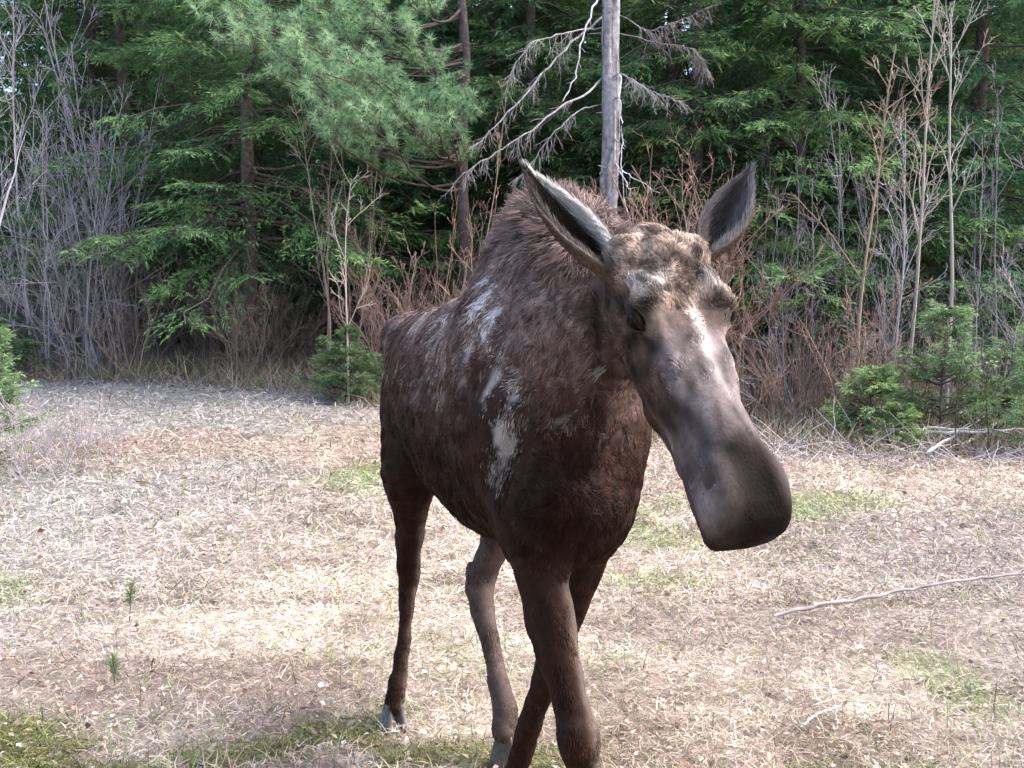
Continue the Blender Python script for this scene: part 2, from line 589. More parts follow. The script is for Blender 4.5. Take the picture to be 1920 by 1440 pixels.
# ---- grey dead snag with its hanging dead limbs
def snag():
    rs = np.random.RandomState(8)
    d0 = 14.2
    base = U(1140, 700, d0)
    base[2] = gz1(base[0], base[1])
    e = empty('dead_snag', tuple(base), 'grey barkless dead conifer trunk with drooping broken limbs behind the moose', 'dead tree')
    tm = MB()
    H = 8.5
    n = 90
    tz = np.linspace(-.2, H, n)
    x = .0 + .012 * np.sin(tz * 2.1) + (tz - 2.5) * .004
    P = np.stack([x, .02 * np.sin(tz * 1.7), tz], 1)
    k = 26
    V, F = tubes(P[None], (.132 - tz * .0042)[None], k)
    ang = np.tile(np.arange(k) / k * 6.283, n)
    zz = V[:, 2]
    c3 = V.copy()
    c3[:, :2] -= np.repeat(P[:, :2], k, 0)
    V[:, :2] += c3[:, :2] * (.10 * np.sin(ang * 3 + zz * 1.3) + .06 * np.sin(ang * 5 - zz * 4) + rs.normal(0, .03, len(V)) + .12 * (fbm(ang * 3, zz * 2.2) - .5))[:, None]
    gcol = np.array([.31, .285, .29]) * (.50 + .85 * fbm(ang * 2.5 + 3, zz * 1.4, 4))[:, None]
    gcol = gcol * (1 - .6 * sstep(.60, .68, fbm(ang * 5 + 11, zz * .8 + 3)))[:, None]
    knot = fbm(ang * 1.6 + 30, zz * 2.6 + 7)
    gcol = gcol * (1 - .65 * sstep(.62, .74, knot))[:, None]
    tm.add(V, F, gcol)
    zs = rs.uniform(.5, 7.5, 26)
    aa = rs.uniform(0, 6.283, 26)
    sb = np.stack([np.interp(zs, tz, P[:, 0]), np.interp(zs, tz, P[:, 1]), zs], 1)
    sd_ = norm(np.stack([np.cos(aa), np.sin(aa), rs.normal(-.1, .3, 26)], 1))
    sb = sb + sd_ * .10
    tm.tube(grow(rs, sb, sd_, rs.uniform(.06, .34, 26), 5, .12), np.linspace(.013, .005, 5), np.array([.25, .23, .23]), 5)
    obj('trunk', tm.mesh('trunk', M_bark, True), e)
    limbs = [
        ([(1132, 30, 14.1), (1075, 75, 13.7), (1010, 148, 13.3), (950, 215, 13.0), (893, 272, 12.9)], .017, 1, (.27, .245, .24)),
        ([(1140, -60, 14.1), (1112, 15, 13.5), (1090, 80, 13.3), (1080, 140, 13.2), (1055, 190, 13.0)], .016, 0, (.40, .37, .37)),
        ([(1136, 140, 14.1), (1100, 175, 13.6), (1055, 200, 13.2), (990, 250, 12.9), (930, 285, 12.8), (870, 325, 12.7), (848, 352, 12.7)], .016, 1, (.27, .245, .24)),
        ([(1135, 52, 14.1), (1090, 55, 13.7), (1040, 68, 13.4), (1000, 75, 13.3), (965, 120, 13.2), (945, 178, 13.2)], .011, 1, (.33, .31, .28)),
        ([(1133, 195, 14.1), (1090, 205, 13.7), (1045, 240, 13.4), (1000, 300, 13.3), (965, 345, 13.3)], .010, 1, (.27, .25, .25)),
        ([(1148, 125, 14.1), (1165, 148, 13.8), (1160, 195, 13.7), (1168, 250, 13.7), (1162, 310, 13.7), (1180, 420, 13.8)], .013, 0, (.62, .58, .58)),
        ([(1150, 290, 14.1), (1158, 315, 13.8), (1190, 336, 13.6), (1238, 362, 13.4)], .010, 0, (.60, .56, .56)),
        ([(1160, 318, 13.8), (1178, 350, 13.7), (1182, 390, 13.7), (1180, 430, 13.7)], .009, 0, (.55, .51, .51)),
        ([(1150, 128, 14.1), (1185, 150, 13.7), (1225, 175, 13.4), (1280, 190, 13.2)], .009, 1, (.34, .31, .30)),
        ([(1146, 20, 14.1), (1215, 60, 13.8), (1270, 40, 13.6), (1330, 15, 13.5)], .010, 1, (.24, .21, .20)),
        ([(1148, 60, 14.1), (1230, 80, 13.8), (1300, 90, 13.6), (1330, 135, 13.6)], .010, 1, (.24, .21, .20)),
    ]
    for pts, r, twig, col in limbs:
        m = MB()
        K = np.array([U(*p) for p in pts]) - base
        t = np.linspace(0, len(K) - 1, len(K) * 4)
        P = np.stack([np.interp(t, np.arange(len(K)), K[:, j]) for j in range(3)], 1)
        P[1:-1] = (P[:-2] + 2 * P[1:-1] + P[2:]) / 4
        P[2:-1] += rs.normal(0, .010, (len(P) - 3, 3))
        col = np.array(col)
        m.tube(P, np.linspace(r, r * .35, len(P)), col, 6)
        nt_ = 46 if twig else 6
        b, dr, L, _, _ = side_shoots(rs, P[None], nt_, .25, 1.0, .9, .28 if twig else .12, np.array([1.3]), .35)
        dr = norm(dr + np.array([0, 0, -.8 if twig else 0]))
        Q = grow(rs, b, dr, L, 5, .20, -.12 if twig else 0)
        m.tube(Q, np.linspace(.0045, .0018, 5), col * .95, 3)
        if twig:
            b, dr, L, _, _ = side_shoots(rs, Q, 4, .2, 1.0, .8, .45, L)
            m.tube(grow(rs, b, norm(dr + np.array([0, 0, -.6])), L, 4, .25), np.linspace(.0025, .0012, 4), col * .9, 3)
        obj('limb', m.mesh('limb', M_bark), e)
    return e


snag()


# ---- bare saplings and shrubs
def sapling_mesh(seed, H, r, lean, col, nb=14, ang=.6, ratio=.42, bent=.06, twigs=5, start=.3, stems=1, spread=0.0, fine=4, th=1.0):
    rs = np.random.RandomState(seed)
    m = MB()
    col = np.array(col)
    b = np.zeros((stems, 3))
    b[:, :2] = rs.normal(0, spread * .25, (stems, 2))
    b[:, 2] = -.05
    d = norm(np.stack([rs.normal(lean, spread, stems), rs.normal(0, spread, stems), np.ones(stems)], 1))
    L = H * rs.uniform(.75, 1.0, stems) if stems > 1 else np.array([H])
    P = grow(rs, b, d, L, 12, bent, .03)
    m.tube(P, np.linspace(r, r * .28, 12), col, 6 if r > .012 else 4)
    b1, d1, L1, t1, _ = side_shoots(rs, P, nb, start, .98, ang, ratio, L, .55)
    d1 = norm(d1 + np.array([0, 0, .25]))
    Q = grow(rs, b1, d1, L1, 7, .10, .05)
    m.tube(Q, np.linspace(max(r * .42, .0035 * th), .0022 * th, 7)[None] * (1.1 - .5 * t1)[:, None], col * rs.uniform(.85, 1.15, (len(Q), 1)), 4)
    if twigs:
        b2, d2, L2, _, _ = side_shoots(rs, Q, twigs, .25, 1.0, .65, .45, L1, .4)
        Q2 = grow(rs, b2, d2, L2, 5, .13, .05)
        m.tube(Q2, np.linspace(.0030 * th, .0017 * th, 5), col * rs.uniform(.8, 1.2, (len(Q2), 1)), 3)
        if fine:
            b3, d3, L3, _, _ = side_shoots(rs, Q2, fine, .2, 1.0, .6, .5, L2, .3)
            m.tube(grow(rs, b3, d3, L3, 3, .15, .05), np.linspace(.0020 * th, .0012 * th, 3), col * rs.uniform(.8, 1.2, (len(b3), 1)), 3)
    return m.mesh('bare_sapling', M_twig, True)


def put(name, me, px, d, label, cat, group=None, rz=0.0, sc=1.0):
    x = px_x(px, d)
    o = obj(name, me, None, (x, d, gz1(x, d)))
    o.rotation_euler = (0, 0, rz)
    o.scale = (sc, sc, sc)
    return tag(o, label, cat, group)


GREY = (.33, .29, .30)
TAN = (.30, .25, .20)
RED = (.24, .15, .12)
PURP = (.30, .275, .285)
GB = 'bare saplings standing singly before the wood'
put('bare_sapling', sapling_mesh(101, 5.6, .030, -.01, TAN, 13, .6, .30, .03, 4, .42, th=1.9), 1702, 13.6, 'pale straight sapling forking near the top, left of the young spruces', 'sapling', GB)
put('bare_sapling', sapling_mesh(102, 5.6, .034, .00, (.34, .31, .26), 12, .5, .30, .03, 4, .45, th=1.9), 1775, 14.2, 'pale straight sapling rising right behind the largest young spruce', 'sapling', GB)
put('bare_sapling', sapling_mesh(103, 4.9, .026, .0, (.25, .18, .13), 12, .7, .32, .035, 4, .35, th=1.9), 1616, 12.9, 'brown stemmed sapling with wide forks beside the low pale spruce', 'sapling', GB)
put('bare_sapling', sapling_mesh(104, 4.2, .018, .02, GREY, 12, .5, .3, .04, 4, .4, th=1.9), 1670, 14.0, 'thin grey sapling just left of the two pale straight saplings', 'sapling', GB)
put('bare_sapling', sapling_mesh(105, 4.4, .018, -.03, GREY, 14, .6, .34, .05, 4, .3, th=1.9), 1905, 13.4, 'grey sapling with crossing twigs at the right edge', 'sapling', GB)
put('bare_sapling', sapling_mesh(106, 6.4, .026, .01, GREY, 14, .5, .33, .04, 4, .4, th=1.9), 190, 16.6, 'tall grey sapling forking high against the dark firs at the upper left', 'sapling', GB)
put('bare_sapling', sapling_mesh(107, 5.2, .020, -.03, GREY, 14, .5, .33, .05, 4, .35, th=1.9), 228, 16.2, 'thinner grey sapling leaning beside the tall forked one at left', 'sapling', GB)
put('bare_sapling', sapling_mesh(108, 5.6, .024, .01, GREY, 14, .6, .36, .05, 5, .3, th=1.9), 60, 15.8, 'grey many twigged sapling nearest the birch at the left edge', 'sapling', GB)
put('bare_sapling', sapling_mesh(109, 2.9, .016, -.04, (.42, .35, .28), 9, .55, .42, .05, 4, .28, th=1.9), 652, 13.0, 'slim tan sapling with arching fork beside the small round spruce', 'sapling', GB)
put('bare_sapling', sapling_mesh(110, 3.6, .016, .03, TAN, 10, .6, .35, .05, 4, .35, th=1.9), 610, 14.2, 'thin sapling in the shade under the hemlock boughs', 'sapling', GB)
put('birch_tree', sapling_mesh(111, 7.0, .055, .0, (.62, .56, .57), 16, .65, .36, .02, 5, .25), -8, 13.2, 'pale pinkish birch stem at the very left edge', 'birch tree')
me = sapling_mesh(112, 2.2, .020, .45, (.06, .05, .05), 4, .5, .2, .05, 2, .6)
put('bare_sapling', me, 425, 16.0, 'dark bent stem bowed over in the shade left of the hemlock trunk', 'sapling', GB, 3.1)
for px, d, h, lab in ((132, 14.6, 1.6, 'short black stick upright at the meadow edge, left one of a pair'), (213, 14.7, 1.9, 'short black stick upright at the meadow edge, right one of a pair')):
    put('bare_sapling', sapling_mesh(int(px), h, .012, .02, (.05, .042, .04), 4, .5, .3, .04, 3, .5), px, d, lab, 'sapling', GB)
for px, d, lab in ((1508, 11.9, 'thin dark stem, left of two side by side right of the moose muzzle'), (1526, 11.8, 'thin dark stem, right of two side by side right of the moose muzzle'), (1455, 12.3, 'dark leaning stub close to the moose cheek'), (1798, 11.2, 'dark thin stem in front of the largest young spruce'), (1857, 10.9, 'dark thin stem amid the pale slash at the right')):
    put('bare_sapling', sapling_mesh(int(px), 1.3, .010, .05 if px != 1455 else .25, (.05, .04, .035), 5, .5, .3, .04, 3, .45), px, d, lab, 'sapling', GB)

rs = np.random.RandomState(29)
slim = [sapling_mesh(280 + k, 4.6, .014, (k - 2) * .03, np.array((.30, .27, .27)) * (.75 + .12 * k), 10, .55, .30, .045, 3, .3, 1, 0, 2, 1.4) for k in range(5)]
rslim = [sapling_mesh(290 + k, 4.2, .013, (k - 1) * .05, np.array((.27, .175, .13)) * (.85 + .15 * k), 9, .45, .32, .05, 3, .25, 1, 0, 2, 1.7) for k in range(3)]
for n_, pool_, a_, b_, d0_, d1_, lab_, grp_ in ((20, slim, 1420, 1940, 13.0, 16.5, 'thin grey bare sapling in the stand among the firs at right', 'thin saplings at the right'),
                                          (12, slim, -20, 260, 14.8, 17.0, 'thin grey bare sapling in the stand at the upper left', 'thin saplings at the left'),
                                          (9, rslim, 1195, 1420, 13.0, 15.0, 'thin orange brown sapling behind the ears of the moose', 'thin orange brown saplings'),
                                          (9, rslim, 600, 900, 13.2, 15.5, 'thin reddish brown sapling left of the moose below the pine', 'thin reddish saplings left of the moose')):
    for k in range(n_):
        put('bare_sapling', pool_[k % len(pool_)], rs.uniform(a_, b_), rs.uniform(d0_, d1_), lab_, 'sapling', grp_, rs.uniform(0, 6.28), rs.uniform(.55, 1.05))

# thickets: reddish shrubs in the middle, purple grey tangle at the left, mixed brush at the right
red_shrubs = [sapling_mesh(200 + k, 2.5, .016, (k - 1.5) * .12, np.array(RED) * (.7 + .13 * k), 8, .6, .42, .10, 4, .2, 2 + k % 2, .30, 2, 1.7) for k in range(6)]
grey_shrubs = [sapling_mesh(220 + k, 3.0, .012, (k - 2) * .16, np.array(PURP) * (.65 + .1 * k), 8, 1.0, .48, .11, 3, .1, 2, .35, 3, 1.3) for k in range(5)]
brown_shrubs = [sapling_mesh(240 + k, 1.7, .011, 0, np.array((.20, .15, .12)) * (.9 + .15 * k), 8, .7, .45, .10, 4, .1, 4, .35, 3, 1.6) for k in range(3)]
rs = np.random.RandomState(31)


def thicket(count, pool, px0, px1, d0, d1, name, label, cat, group, s0=.8, s1=1.2, jut=None):
    for k in range(count):
        px = rs.uniform(px0, px1)
        d = rs.uniform(d0, d1)
        o = put(name, pool[k % len(pool)], px, d, label, cat, group, rs.uniform(0, 6.28), rs.uniform(s0, s1))


thicket(11, red_shrubs, 690, 905, 13.2, 15.2, 'red_shrub', 'bare reddish stemmed shrub in the thicket left behind the moose', 'shrub', 'reddish shrubs left of the moose', .7, 1.05)
thicket(16, red_shrubs, 1190, 1400, 12.8, 14.8, 'red_shrub', 'bare reddish stemmed shrub in the thicket behind the moose ears', 'shrub', 'reddish shrubs behind the head of the moose', 1.0, 1.75)
thicket(11, red_shrubs, 1380, 1640, 12.6, 15, 'red_shrub', 'bare reddish brown shrub in the brush right of the moose head', 'shrub', 'reddish shrubs right of the moose', .55, .95)
thicket(20, grey_shrubs, 1400, 1930, 13.2, 16, 'grey_shrub', 'bare grey shrub in the brush among the pale saplings at right', 'shrub', 'grey shrubs at the right', .6, 1.05)
thicket(17, grey_shrubs, -60, 235, 14.9, 17.0, 'grey_shrub', 'bare purple grey shrub in the tangle at the left', 'shrub', 'purple grey shrubs at the left', .75, 1.5)
thicket(30, brown_shrubs, 230, 900, 14.6, 18.6, 'brown_shrub', 'low brown bare shrub in the shade under the hemlock', 'shrub', 'brown brush under the hemlock', .6, 1.1)
thicket(22, brown_shrubs, 1380, 1900, 12.2, 14.6, 'brown_shrub', 'low brown bare shrub at the meadow edge on the right', 'shrub', 'brown brush along the right edge of the meadow', .5, .95)
thicket(44, brown_shrubs, -50, 1950, 17.5, 25, 'brown_shrub', 'brown bare shrub in the dark between the trunks', 'shrub', 'brush inside the wood', .9, 1.8)
thicket(9, [sapling_mesh(260, .75, .005, 0, (.30, .26, .26), 6, .8, .5, .13, 3, .1, 5, .55, 2)], 25, 190, 8.4, 10.3, 'grey_shrub', 'knee high purple grey twiggy shrub at the left meadow edge', 'shrub', 'knee high twiggy shrubs at the left', .7, 1.2)


# ---- young spruces
def spruce_mesh(seed, H, reach, dark, light, nb=46):
    return conifer(seed, H, .06, reach, nb, dark, light, .05, .85, .065, .018, 0, True, .38)


SP_D, SP_L = np.array([.085, .165, .075]), np.array([.29, .42, .18])
SP1 = spruce_mesh(301, 1.62, .66, SP_D, SP_L, 54)
SP2 = spruce_mesh(302, 1.2, .56, SP_D * .9, SP_L * .85, 42)
SP3 = spruce_mesh(303, .9, .5, SP_D * 1.3, SP_L * np.array([1.5, 1.35, 1.1]), 40)
SP4 = spruce_mesh(304, 1.0, .56, SP_D * .8, SP_L * .65, 46)
G2 = 'young spruces at the meadow edge'
for me, px, d, rz, sc, lab in (
        (SP1, 1765, 12.0, .4, 1.02, 'largest young spruce at the right meadow edge, bright green, head high'),
        (SP2, 1885, 12.3, 1.9, 1.05, 'young spruce right of the largest one, half behind it'),
        (SP3, 1640, 12.1, 2.5, 1.0, 'low pale yellow green spruce left of the largest one'),
        (SP1, 1960, 11.4, 3.6, .9, 'young spruce cut off by the right edge'),
        (SP4, 645, 13.1, .9, .92, 'small dark spruce beside the slim tan sapling'),
        (SP2, 700, 13.4, 2.9, .55, 'low dark spruce seedling just left of the moose rump'),
        (SP1, -40, 9.2, 1.2, .80, 'young spruce reaching in at the left edge of the meadow'),
        (SP4, 25, 14.9, 4.0, .9, 'small green spruce at the far left meadow corner'),
        (SP3, 1690, 11.7, 5.0, .6, 'lowest pale green spruce seedling at the foot of the largest one')):
    x = px_x(px, d)
    e = place_tree('young_spruce', me, x, d, lab, 'spruce', G2, rz, sc)

# ------------------------------------------------------------------ dead grass
rs = np.random.RandomState(41)


def blades(n, d0, d1, pw, len0, len1, wid, flat, seed, tone=None, keepf=None, seg=3):
    rs = np.random.RandomState(seed)
    u = rs.rand(n)
    p = 1 - pw
    d = (d0 ** p + u * (d1 ** p - d0 ** p)) ** (1 / p)
    x = rs.uniform(-1, 1, n) * (.60 * d + .7)
    if keepf is not None:
        k = keepf(x, d)
        x, d = x[k], d[k]
        n = len(x)
    sc = np.clip(d / 6, .75, 1.7)
    a = rs.uniform(0, 6.283, n) + 1.2 * (fbm(x * 1.5, d * 1.5) - .5)
    el = np.abs(rs.normal(flat, .32, n))
    L = rs.uniform(len0, len1, n) * sc ** .6
    dv = np.stack([np.cos(a) * np.cos(el), np.sin(a) * np.cos(el), np.sin(el)], 1)
    z0 = gz(x, d) + rs.uniform(0, .035, n)
    P = np.zeros((n, seg + 1, 3))
    P[:, 0] = np.stack([x, d, z0], 1)
    turn = rs.normal(0, .35, n)
    for i in range(1, seg + 1):
        P[:, i] = P[:, i - 1] + dv * (L / seg)[:, None]
        c, s_ = np.cos(turn), np.sin(turn)
        dv = np.stack([dv[:, 0] * c - dv[:, 1] * s_, dv[:, 0] * s_ + dv[:, 1] * c, dv[:, 2] - rs.uniform(.15, .45, n)], 1)
        dv = norm(dv)
    P[:, 1:, 2] = np.maximum(P[:, 1:, 2], gz(P[:, 1:, 0], P[:, 1:, 1]) + .004)
    side = norm(np.cross(P[:, -1] - P[:, 0], rs.normal(0, .5, (n, 3)) + np.array([0, 0, 1])))
    w = (wid * rs.uniform(.6, 1.4, n) * sc)
    prof = np.linspace(1, .25, seg + 1)
    V = np.stack([P - side[:, None] * (w[:, None] * prof[None] * .5)[..., None], P + side[:, None] * (w[:, None] * prof[None] * .5)[..., None]], 2)
    idx = np.arange(n * (seg + 1) * 2).reshape(n, seg + 1, 2)
    F = np.stack([idx[:, :-1, 0], idx[:, :-1, 1], idx[:, 1:, 1], idx[:, 1:, 0]], -1).reshape(-1, 4)
    c = ground_tone(x, d) if tone is None else np.broadcast_to(np.array(tone), (n, 3))
    h = rs.rand(n, 1)
    c = c * rs.uniform(.45, 1.5, (n, 1))
    c = np.where(h < .10, c * np.array([.55, .48, .42]), c)
    c = np.where(h > .86, np.minimum(c * np.array([1.35, 1.35, 1.35]), .8), c)
    c = np.where((h > .5) & (h < .56), c * np.array([.75, .95, .6]), c)
    return V.reshape(-1, 3), F, np.repeat(c, (seg + 1) * 2, 0)


m = MB()
m.add(*blades(120000, 2.3, 6.0, 1.3, .025, .095, .0058, .2, 1, seg=2))
m.add(*blades(125000, 5.5, 17.5, 1.2, .035, .095, .0070, .25, 2, seg=2))
m.add(*blades(9000, 2.3, 14, 1.4, .07, .17, .0038, 1.0, 3))
tag(obj('dry_grass', m.mesh('dry_grass', M_grass)), kind='stuff')

m = MB()
GRN = [(.75, 7.1, .55, .45, 5), (-1.2, 9.0, .8, .6, 6), (.6, 7.9, .9, .5, 7), (1.85, 4.2, .22, .45, 9), (-3.4, 5.6, .8, .3, 10), (2.2, 8.2, 1.2, .5, 11), (-.3, 4.6, .8, .3, 13), (1.0, 5.9, .5, .25, 12)]
kf = lambda x, d: (sum(patch(x, d, *g, rag=.9) for g in GRN) + .10 + .25 * sstep(.55, .75, fbm(x * 1.3 + 70, d * 1.3))) > np.random.RandomState(4).rand(len(x))
m.add(*blades(34000, 2.4, 13, 1.2, .05, .13, .0042, .85, 5, (.17, .25, .075), kf))
tag(obj('green_grass', m.mesh('green_grass', M_grass)), kind='stuff')

m = MB()
kf = lambda x, d: np.maximum(patch(x, d + moss_warp(x), -1.35, 3.72, 1.3, .34, 3, 1.2), patch(x, d, 1.05, 3.36, .5, .12, 8, 1.5)) * sstep(.42, .58, fbm(x * 3.1, d * 5)) > np.random.RandomState(6).rand(len(x))
m.add(*blades(60000, 2.9, 4.6, 1.1, .012, .03, .005, .9, 7, (.14, .16, .035), kf, 2))
tag(obj('moss', m.mesh('moss', M_grass)), kind='stuff')


# brush floor along the edge: pale dead grass, ferns and small twigs
def floor_twigs():
    rs = np.random.RandomState(51)
    n = 7000
    x = rs.uniform(-9, 9, n)
    y = forest_line(x) + rs.uniform(-.9, 4.5, n) ** 1.0
    a = rs.uniform(0, 6.28, n)
    d = norm(np.stack([np.cos(a), np.sin(a), np.abs(rs.normal(.9, .8, n))], 1))
    L = rs.uniform(.1, .55, n)
    P = grow(rs, np.stack([x, y, gz(x, y)], 1), d, L, 4, .15, -.05)
    col = np.array([.17, .12, .095]) * rs.uniform(.5, 1.7, (n, 1))
    col[rs.rand(n) < .25] = np.array([.36, .31, .28])
    m = MB()
    m.tube(P, np.linspace(.0042, .0018, 4), col, 3)
    V, F, C = blades(24000, 10, 17.5, 1.05, .10, .32, .006, .9, 52, (.27, .215, .15), lambda x, d: d > forest_line(x) - .7, 2)
    m.add(V, F, C)
    V, F, C = blades(9000, 10, 17.5, 1.05, .08, .22, .009, .9, 53, (.11, .15, .045), lambda x, d: d > forest_line(x) - .5, 2)
    m.add(V, F, C)
    tag(obj('forest_floor_brush', m.mesh('forest_floor_brush', M_twig)), kind='stuff')


floor_twigs()


# leaf litter
def leaf_faces(rs, n, x, y, size):
    z = gz(x, y) + rs.uniform(.015, .05, n)
    a = rs.uniform(0, 6.28, n)
    d = norm(np.stack([np.cos(a), np.sin(a), rs.normal(0, .3, n)], 1))
    up = norm(np.array([0, 0, 1.]) + rs.normal(0, .45, (n, 3)))
    s = norm(np.cross(d, up))
    L = size * rs.uniform(.6, 1.3, n)
    b = np.stack([x, y, z], 1)
    u2 = np.cross(s, d)
    mid = b + d * (L * .5)[:, None]
    V = np.stack([b, mid + s * (L * .33)[:, None] + u2 * (L * .12)[:, None], b + d * L[:, None], mid - s * (L * .33)[:, None] + u2 * (L * .12)[:, None], mid], 1)
    i = np.arange(n)[:, None] * 5
    F = np.concatenate([i + np.array([[0, 1, 4]]), i + np.array([[1, 2, 4]]), i + np.array([[2, 3, 4]]), i + np.array([[3, 0, 4]])])
    return V.reshape(-1, 3), F


rs = np.random.RandomState(61)
n = 11000
d = (2.6 ** -.3 + rs.rand(n) * (16.0 ** -.3 - 2.6 ** -.3)) ** (1 / -.3)
x = rs.uniform(-1, 1, n) * (.6 * d + .5)
V, F = leaf_faces(rs, n, x, d, np.where(d < 7, .030, .050))
col = np.array([.32, .24, .19]) * rs.uniform(.4, 1.5, (n, 1))
col[rs.rand(n) < .12] = np.array([.55, .50, .46])
col[rs.rand(n) < .10] = np.array([.16, .085, .05])
tag(obj('leaf_litter', mesh_np('leaf_litter', V, [F], np.repeat(np.clip(col, 0, .75), 5, 0), False, M_grass)), kind='stuff')


# ---- single things on the grass
def gp(px, py):
    """the spot of ground seen at a pixel"""
    d = 3.0
    for _ in range(60):
        p = U(px, py, d)
        d += (p[2] - gz1(p[0], p[1])) * d / (CAM_H * 1.2)
    return np.array([p[0], p[1], gz1(p[0], p[1])])


def stick(name, pts, r0, r1, col, label, cat, group=None, twigs=0, seed=1, raise_=.02, k=7):
    rs = np.random.RandomState(seed)
    K = np.array(pts, float)
    t = np.linspace(0, len(K) - 1, len(K) * 6)
    P = np.stack([np.interp(t, np.arange(len(K)), K[:, j]) for j in range(3)], 1)
    for _ in range(2):
        P[1:-1] = (P[:-2] + 2 * P[1:-1] + P[2:]) / 4
    P[:, 2] += raise_
    P += rs.normal(0, r0 * .35, P.shape)
    o = P[0].copy()
    m = MB()
    rr = np.linspace(r0, r1, len(P)) * rs.uniform(.85, 1.15, len(P))
    rr[0] *= .15
    rr[-1] *= .15
    m.tube(P - o, rr, np.repeat(np.array(col) * rs.uniform(.6, 1.35, (len(P), 1)), k, 0), k)
    if twigs:
        b, dr, L, _, _ = side_shoots(rs, (P - o)[None], twigs, .1, .95, .7, .25, np.array([.8]))
        m.tube(grow(rs, b, dr, L, 4, .12), np.linspace(r0 * .35, r1 * .3, 4), np.array(col), 4)
    ob = obj(name, m.mesh(name, M_twig, True), None, tuple(o))
    return tag(ob, label, cat, group)


stick('fallen_branch', [gp(1448, 1187), gp(1530, 1165), gp(1640, 1148), gp(1730, 1128), gp(1830, 1112), gp(1930, 1100), gp(2010, 1088)], .0105, .007, (.25, .215, .205), 'long thin grey stick lying on the grass right of the moose', 'stick', None, 3, 3, .085)
a_ = gp(1568, 1378)
stick('dry_stalk', [a_, a_ + [0, 0, .05], a_ + [-.006, .01, .12], a_ + [-.028, .03, .20]], .005, .0025, (.62, .56, .50), 'pale curved dead stalk standing near the bottom right', 'stalk', 'dead stalks', 2, 4, 0)
stick('dry_stalk', [gp(1500, 1375), gp(1530, 1358) + [0, 0, .02], gp(1575, 1343) + [0, 0, .02]], .005, .003, (.58, .52, .48), 'pale broken stalk lying left of the curved stalk', 'stalk', 'dead stalks', 0, 5)
stick('fallen_branch', [gp(1765, 1310), gp(1830, 1303), gp(1875, 1296), gp(1960, 1302)], .0055, .004, (.40, .36, .36), 'short grey forked twig lying at the bottom right edge', 'stick', None, 4, 6)
for px, py, h, ln, lab in ((1862, 1358, .17, .01, 'dark thin upright stem at the bottom right, right of the grey twig'), (1665, 1372, .12, .0, 'dark thin upright stem right of the pale curved stalk'), (1337, 1378, .09, 0, 'short dark upright stem at the bottom, right of the moose legs'), (466, 945, .42, -.05, 'thin upright weed stem in the bright part of the meadow, left'), (478, 940, .40, .06, 'thin upright weed stem in the bright part of the meadow, right'), (262, 1345, .14, .01, 'thin dark upright stem at the bottom left')):
    b = gp(px, py)
    stick('dry_stalk', [b, b + [ln * .3, 0, h * .5], b + [ln, 0, h]], .0026 if py > 1000 else .004, .0015, (.16, .12, .10), lab, 'stalk', 'dead stalks', 2, int(px), 0, 5)
for (p0, p1, dx, lab) in (((180, 800), (195, 705), .0, 'brown leaning weed stem on the left meadow, left one'), ((195, 790), (220, 690), .0, 'brown leaning weed stem on the left meadow, right one')):
    b = gp(*p0)
    t = U(p1[0], p1[1], b[1])
    stick('dry_stalk', [b, (b + t) / 2, t], .006, .003, (.15, .10, .085), lab, 'stalk', 'dead stalks', 2, 9, 0, 5)

# slash: pale dead branches lying at the right edge of the meadow
sl = [((1745, 770), (1850, 768), (1960, 758), .022, 'topmost pale dead branch lying in the slash at the right edge'), ((1620, 815), (1700, 822), (1790, 838), .014, 'thin pale branch lying at the left end of the slash'),
      ((1640, 846), (1760, 842), (1880, 846), .018, 'long pale branch lying along the near side of the slash'), ((1800, 855), (1860, 815), (1925, 770), .016, 'pale branch leaning up out of the slash at the right'),
      ((1735, 880), (1800, 838), (1850, 800), .013, 'thin pale branch leaning across the middle of the slash'), ((1700, 850), (1830, 850), (1990, 838), .016, 'pale branch running out at the right edge below the slash'),
      ((1420, 792), (1510, 806), (1560, 812), .012, 'thin pale branch on the ground just right of the moose nose')]
for k, (p0, p1, p2, r, lab) in enumerate(sl):
    P = [gp(*p) + [0, 0, .09 + .06 * (k % 3)] for p in (p0, p1, p2)]
    stick('fallen_branch', P, r * 1.4, r * .8, np.array((.46, .41, .40)) * (.85 + .08 * (k % 4)), lab, 'dead branch', 'pale dead branches of the slash', 6, 70 + k)


def slash_twigs():
    rs = np.random.RandomState(81)
    n = 420
    x = rs.uniform(2.4, 6.6, n)
    y = rs.uniform(10.3, 11.9, n)
    a = rs.uniform(0, 6.28, n)
    d = norm(np.stack([np.cos(a), np.sin(a), np.abs(rs.normal(.25, .3, n))], 1))
    P = grow(rs, np.stack([x, y, gz(x, y) + .02], 1), d, rs.uniform(.2, .8, n), 5, .14, -.03)
    m = MB()
    m.tube(P, np.linspace(.006, .002, 5), np.array([.38, .335, .33]) * rs.uniform(.5, 1.4, (n, 1)), 4)
    tag(obj('slash_twigs', m.mesh('slash_twigs', M_twig)), kind='stuff')


slash_twigs()

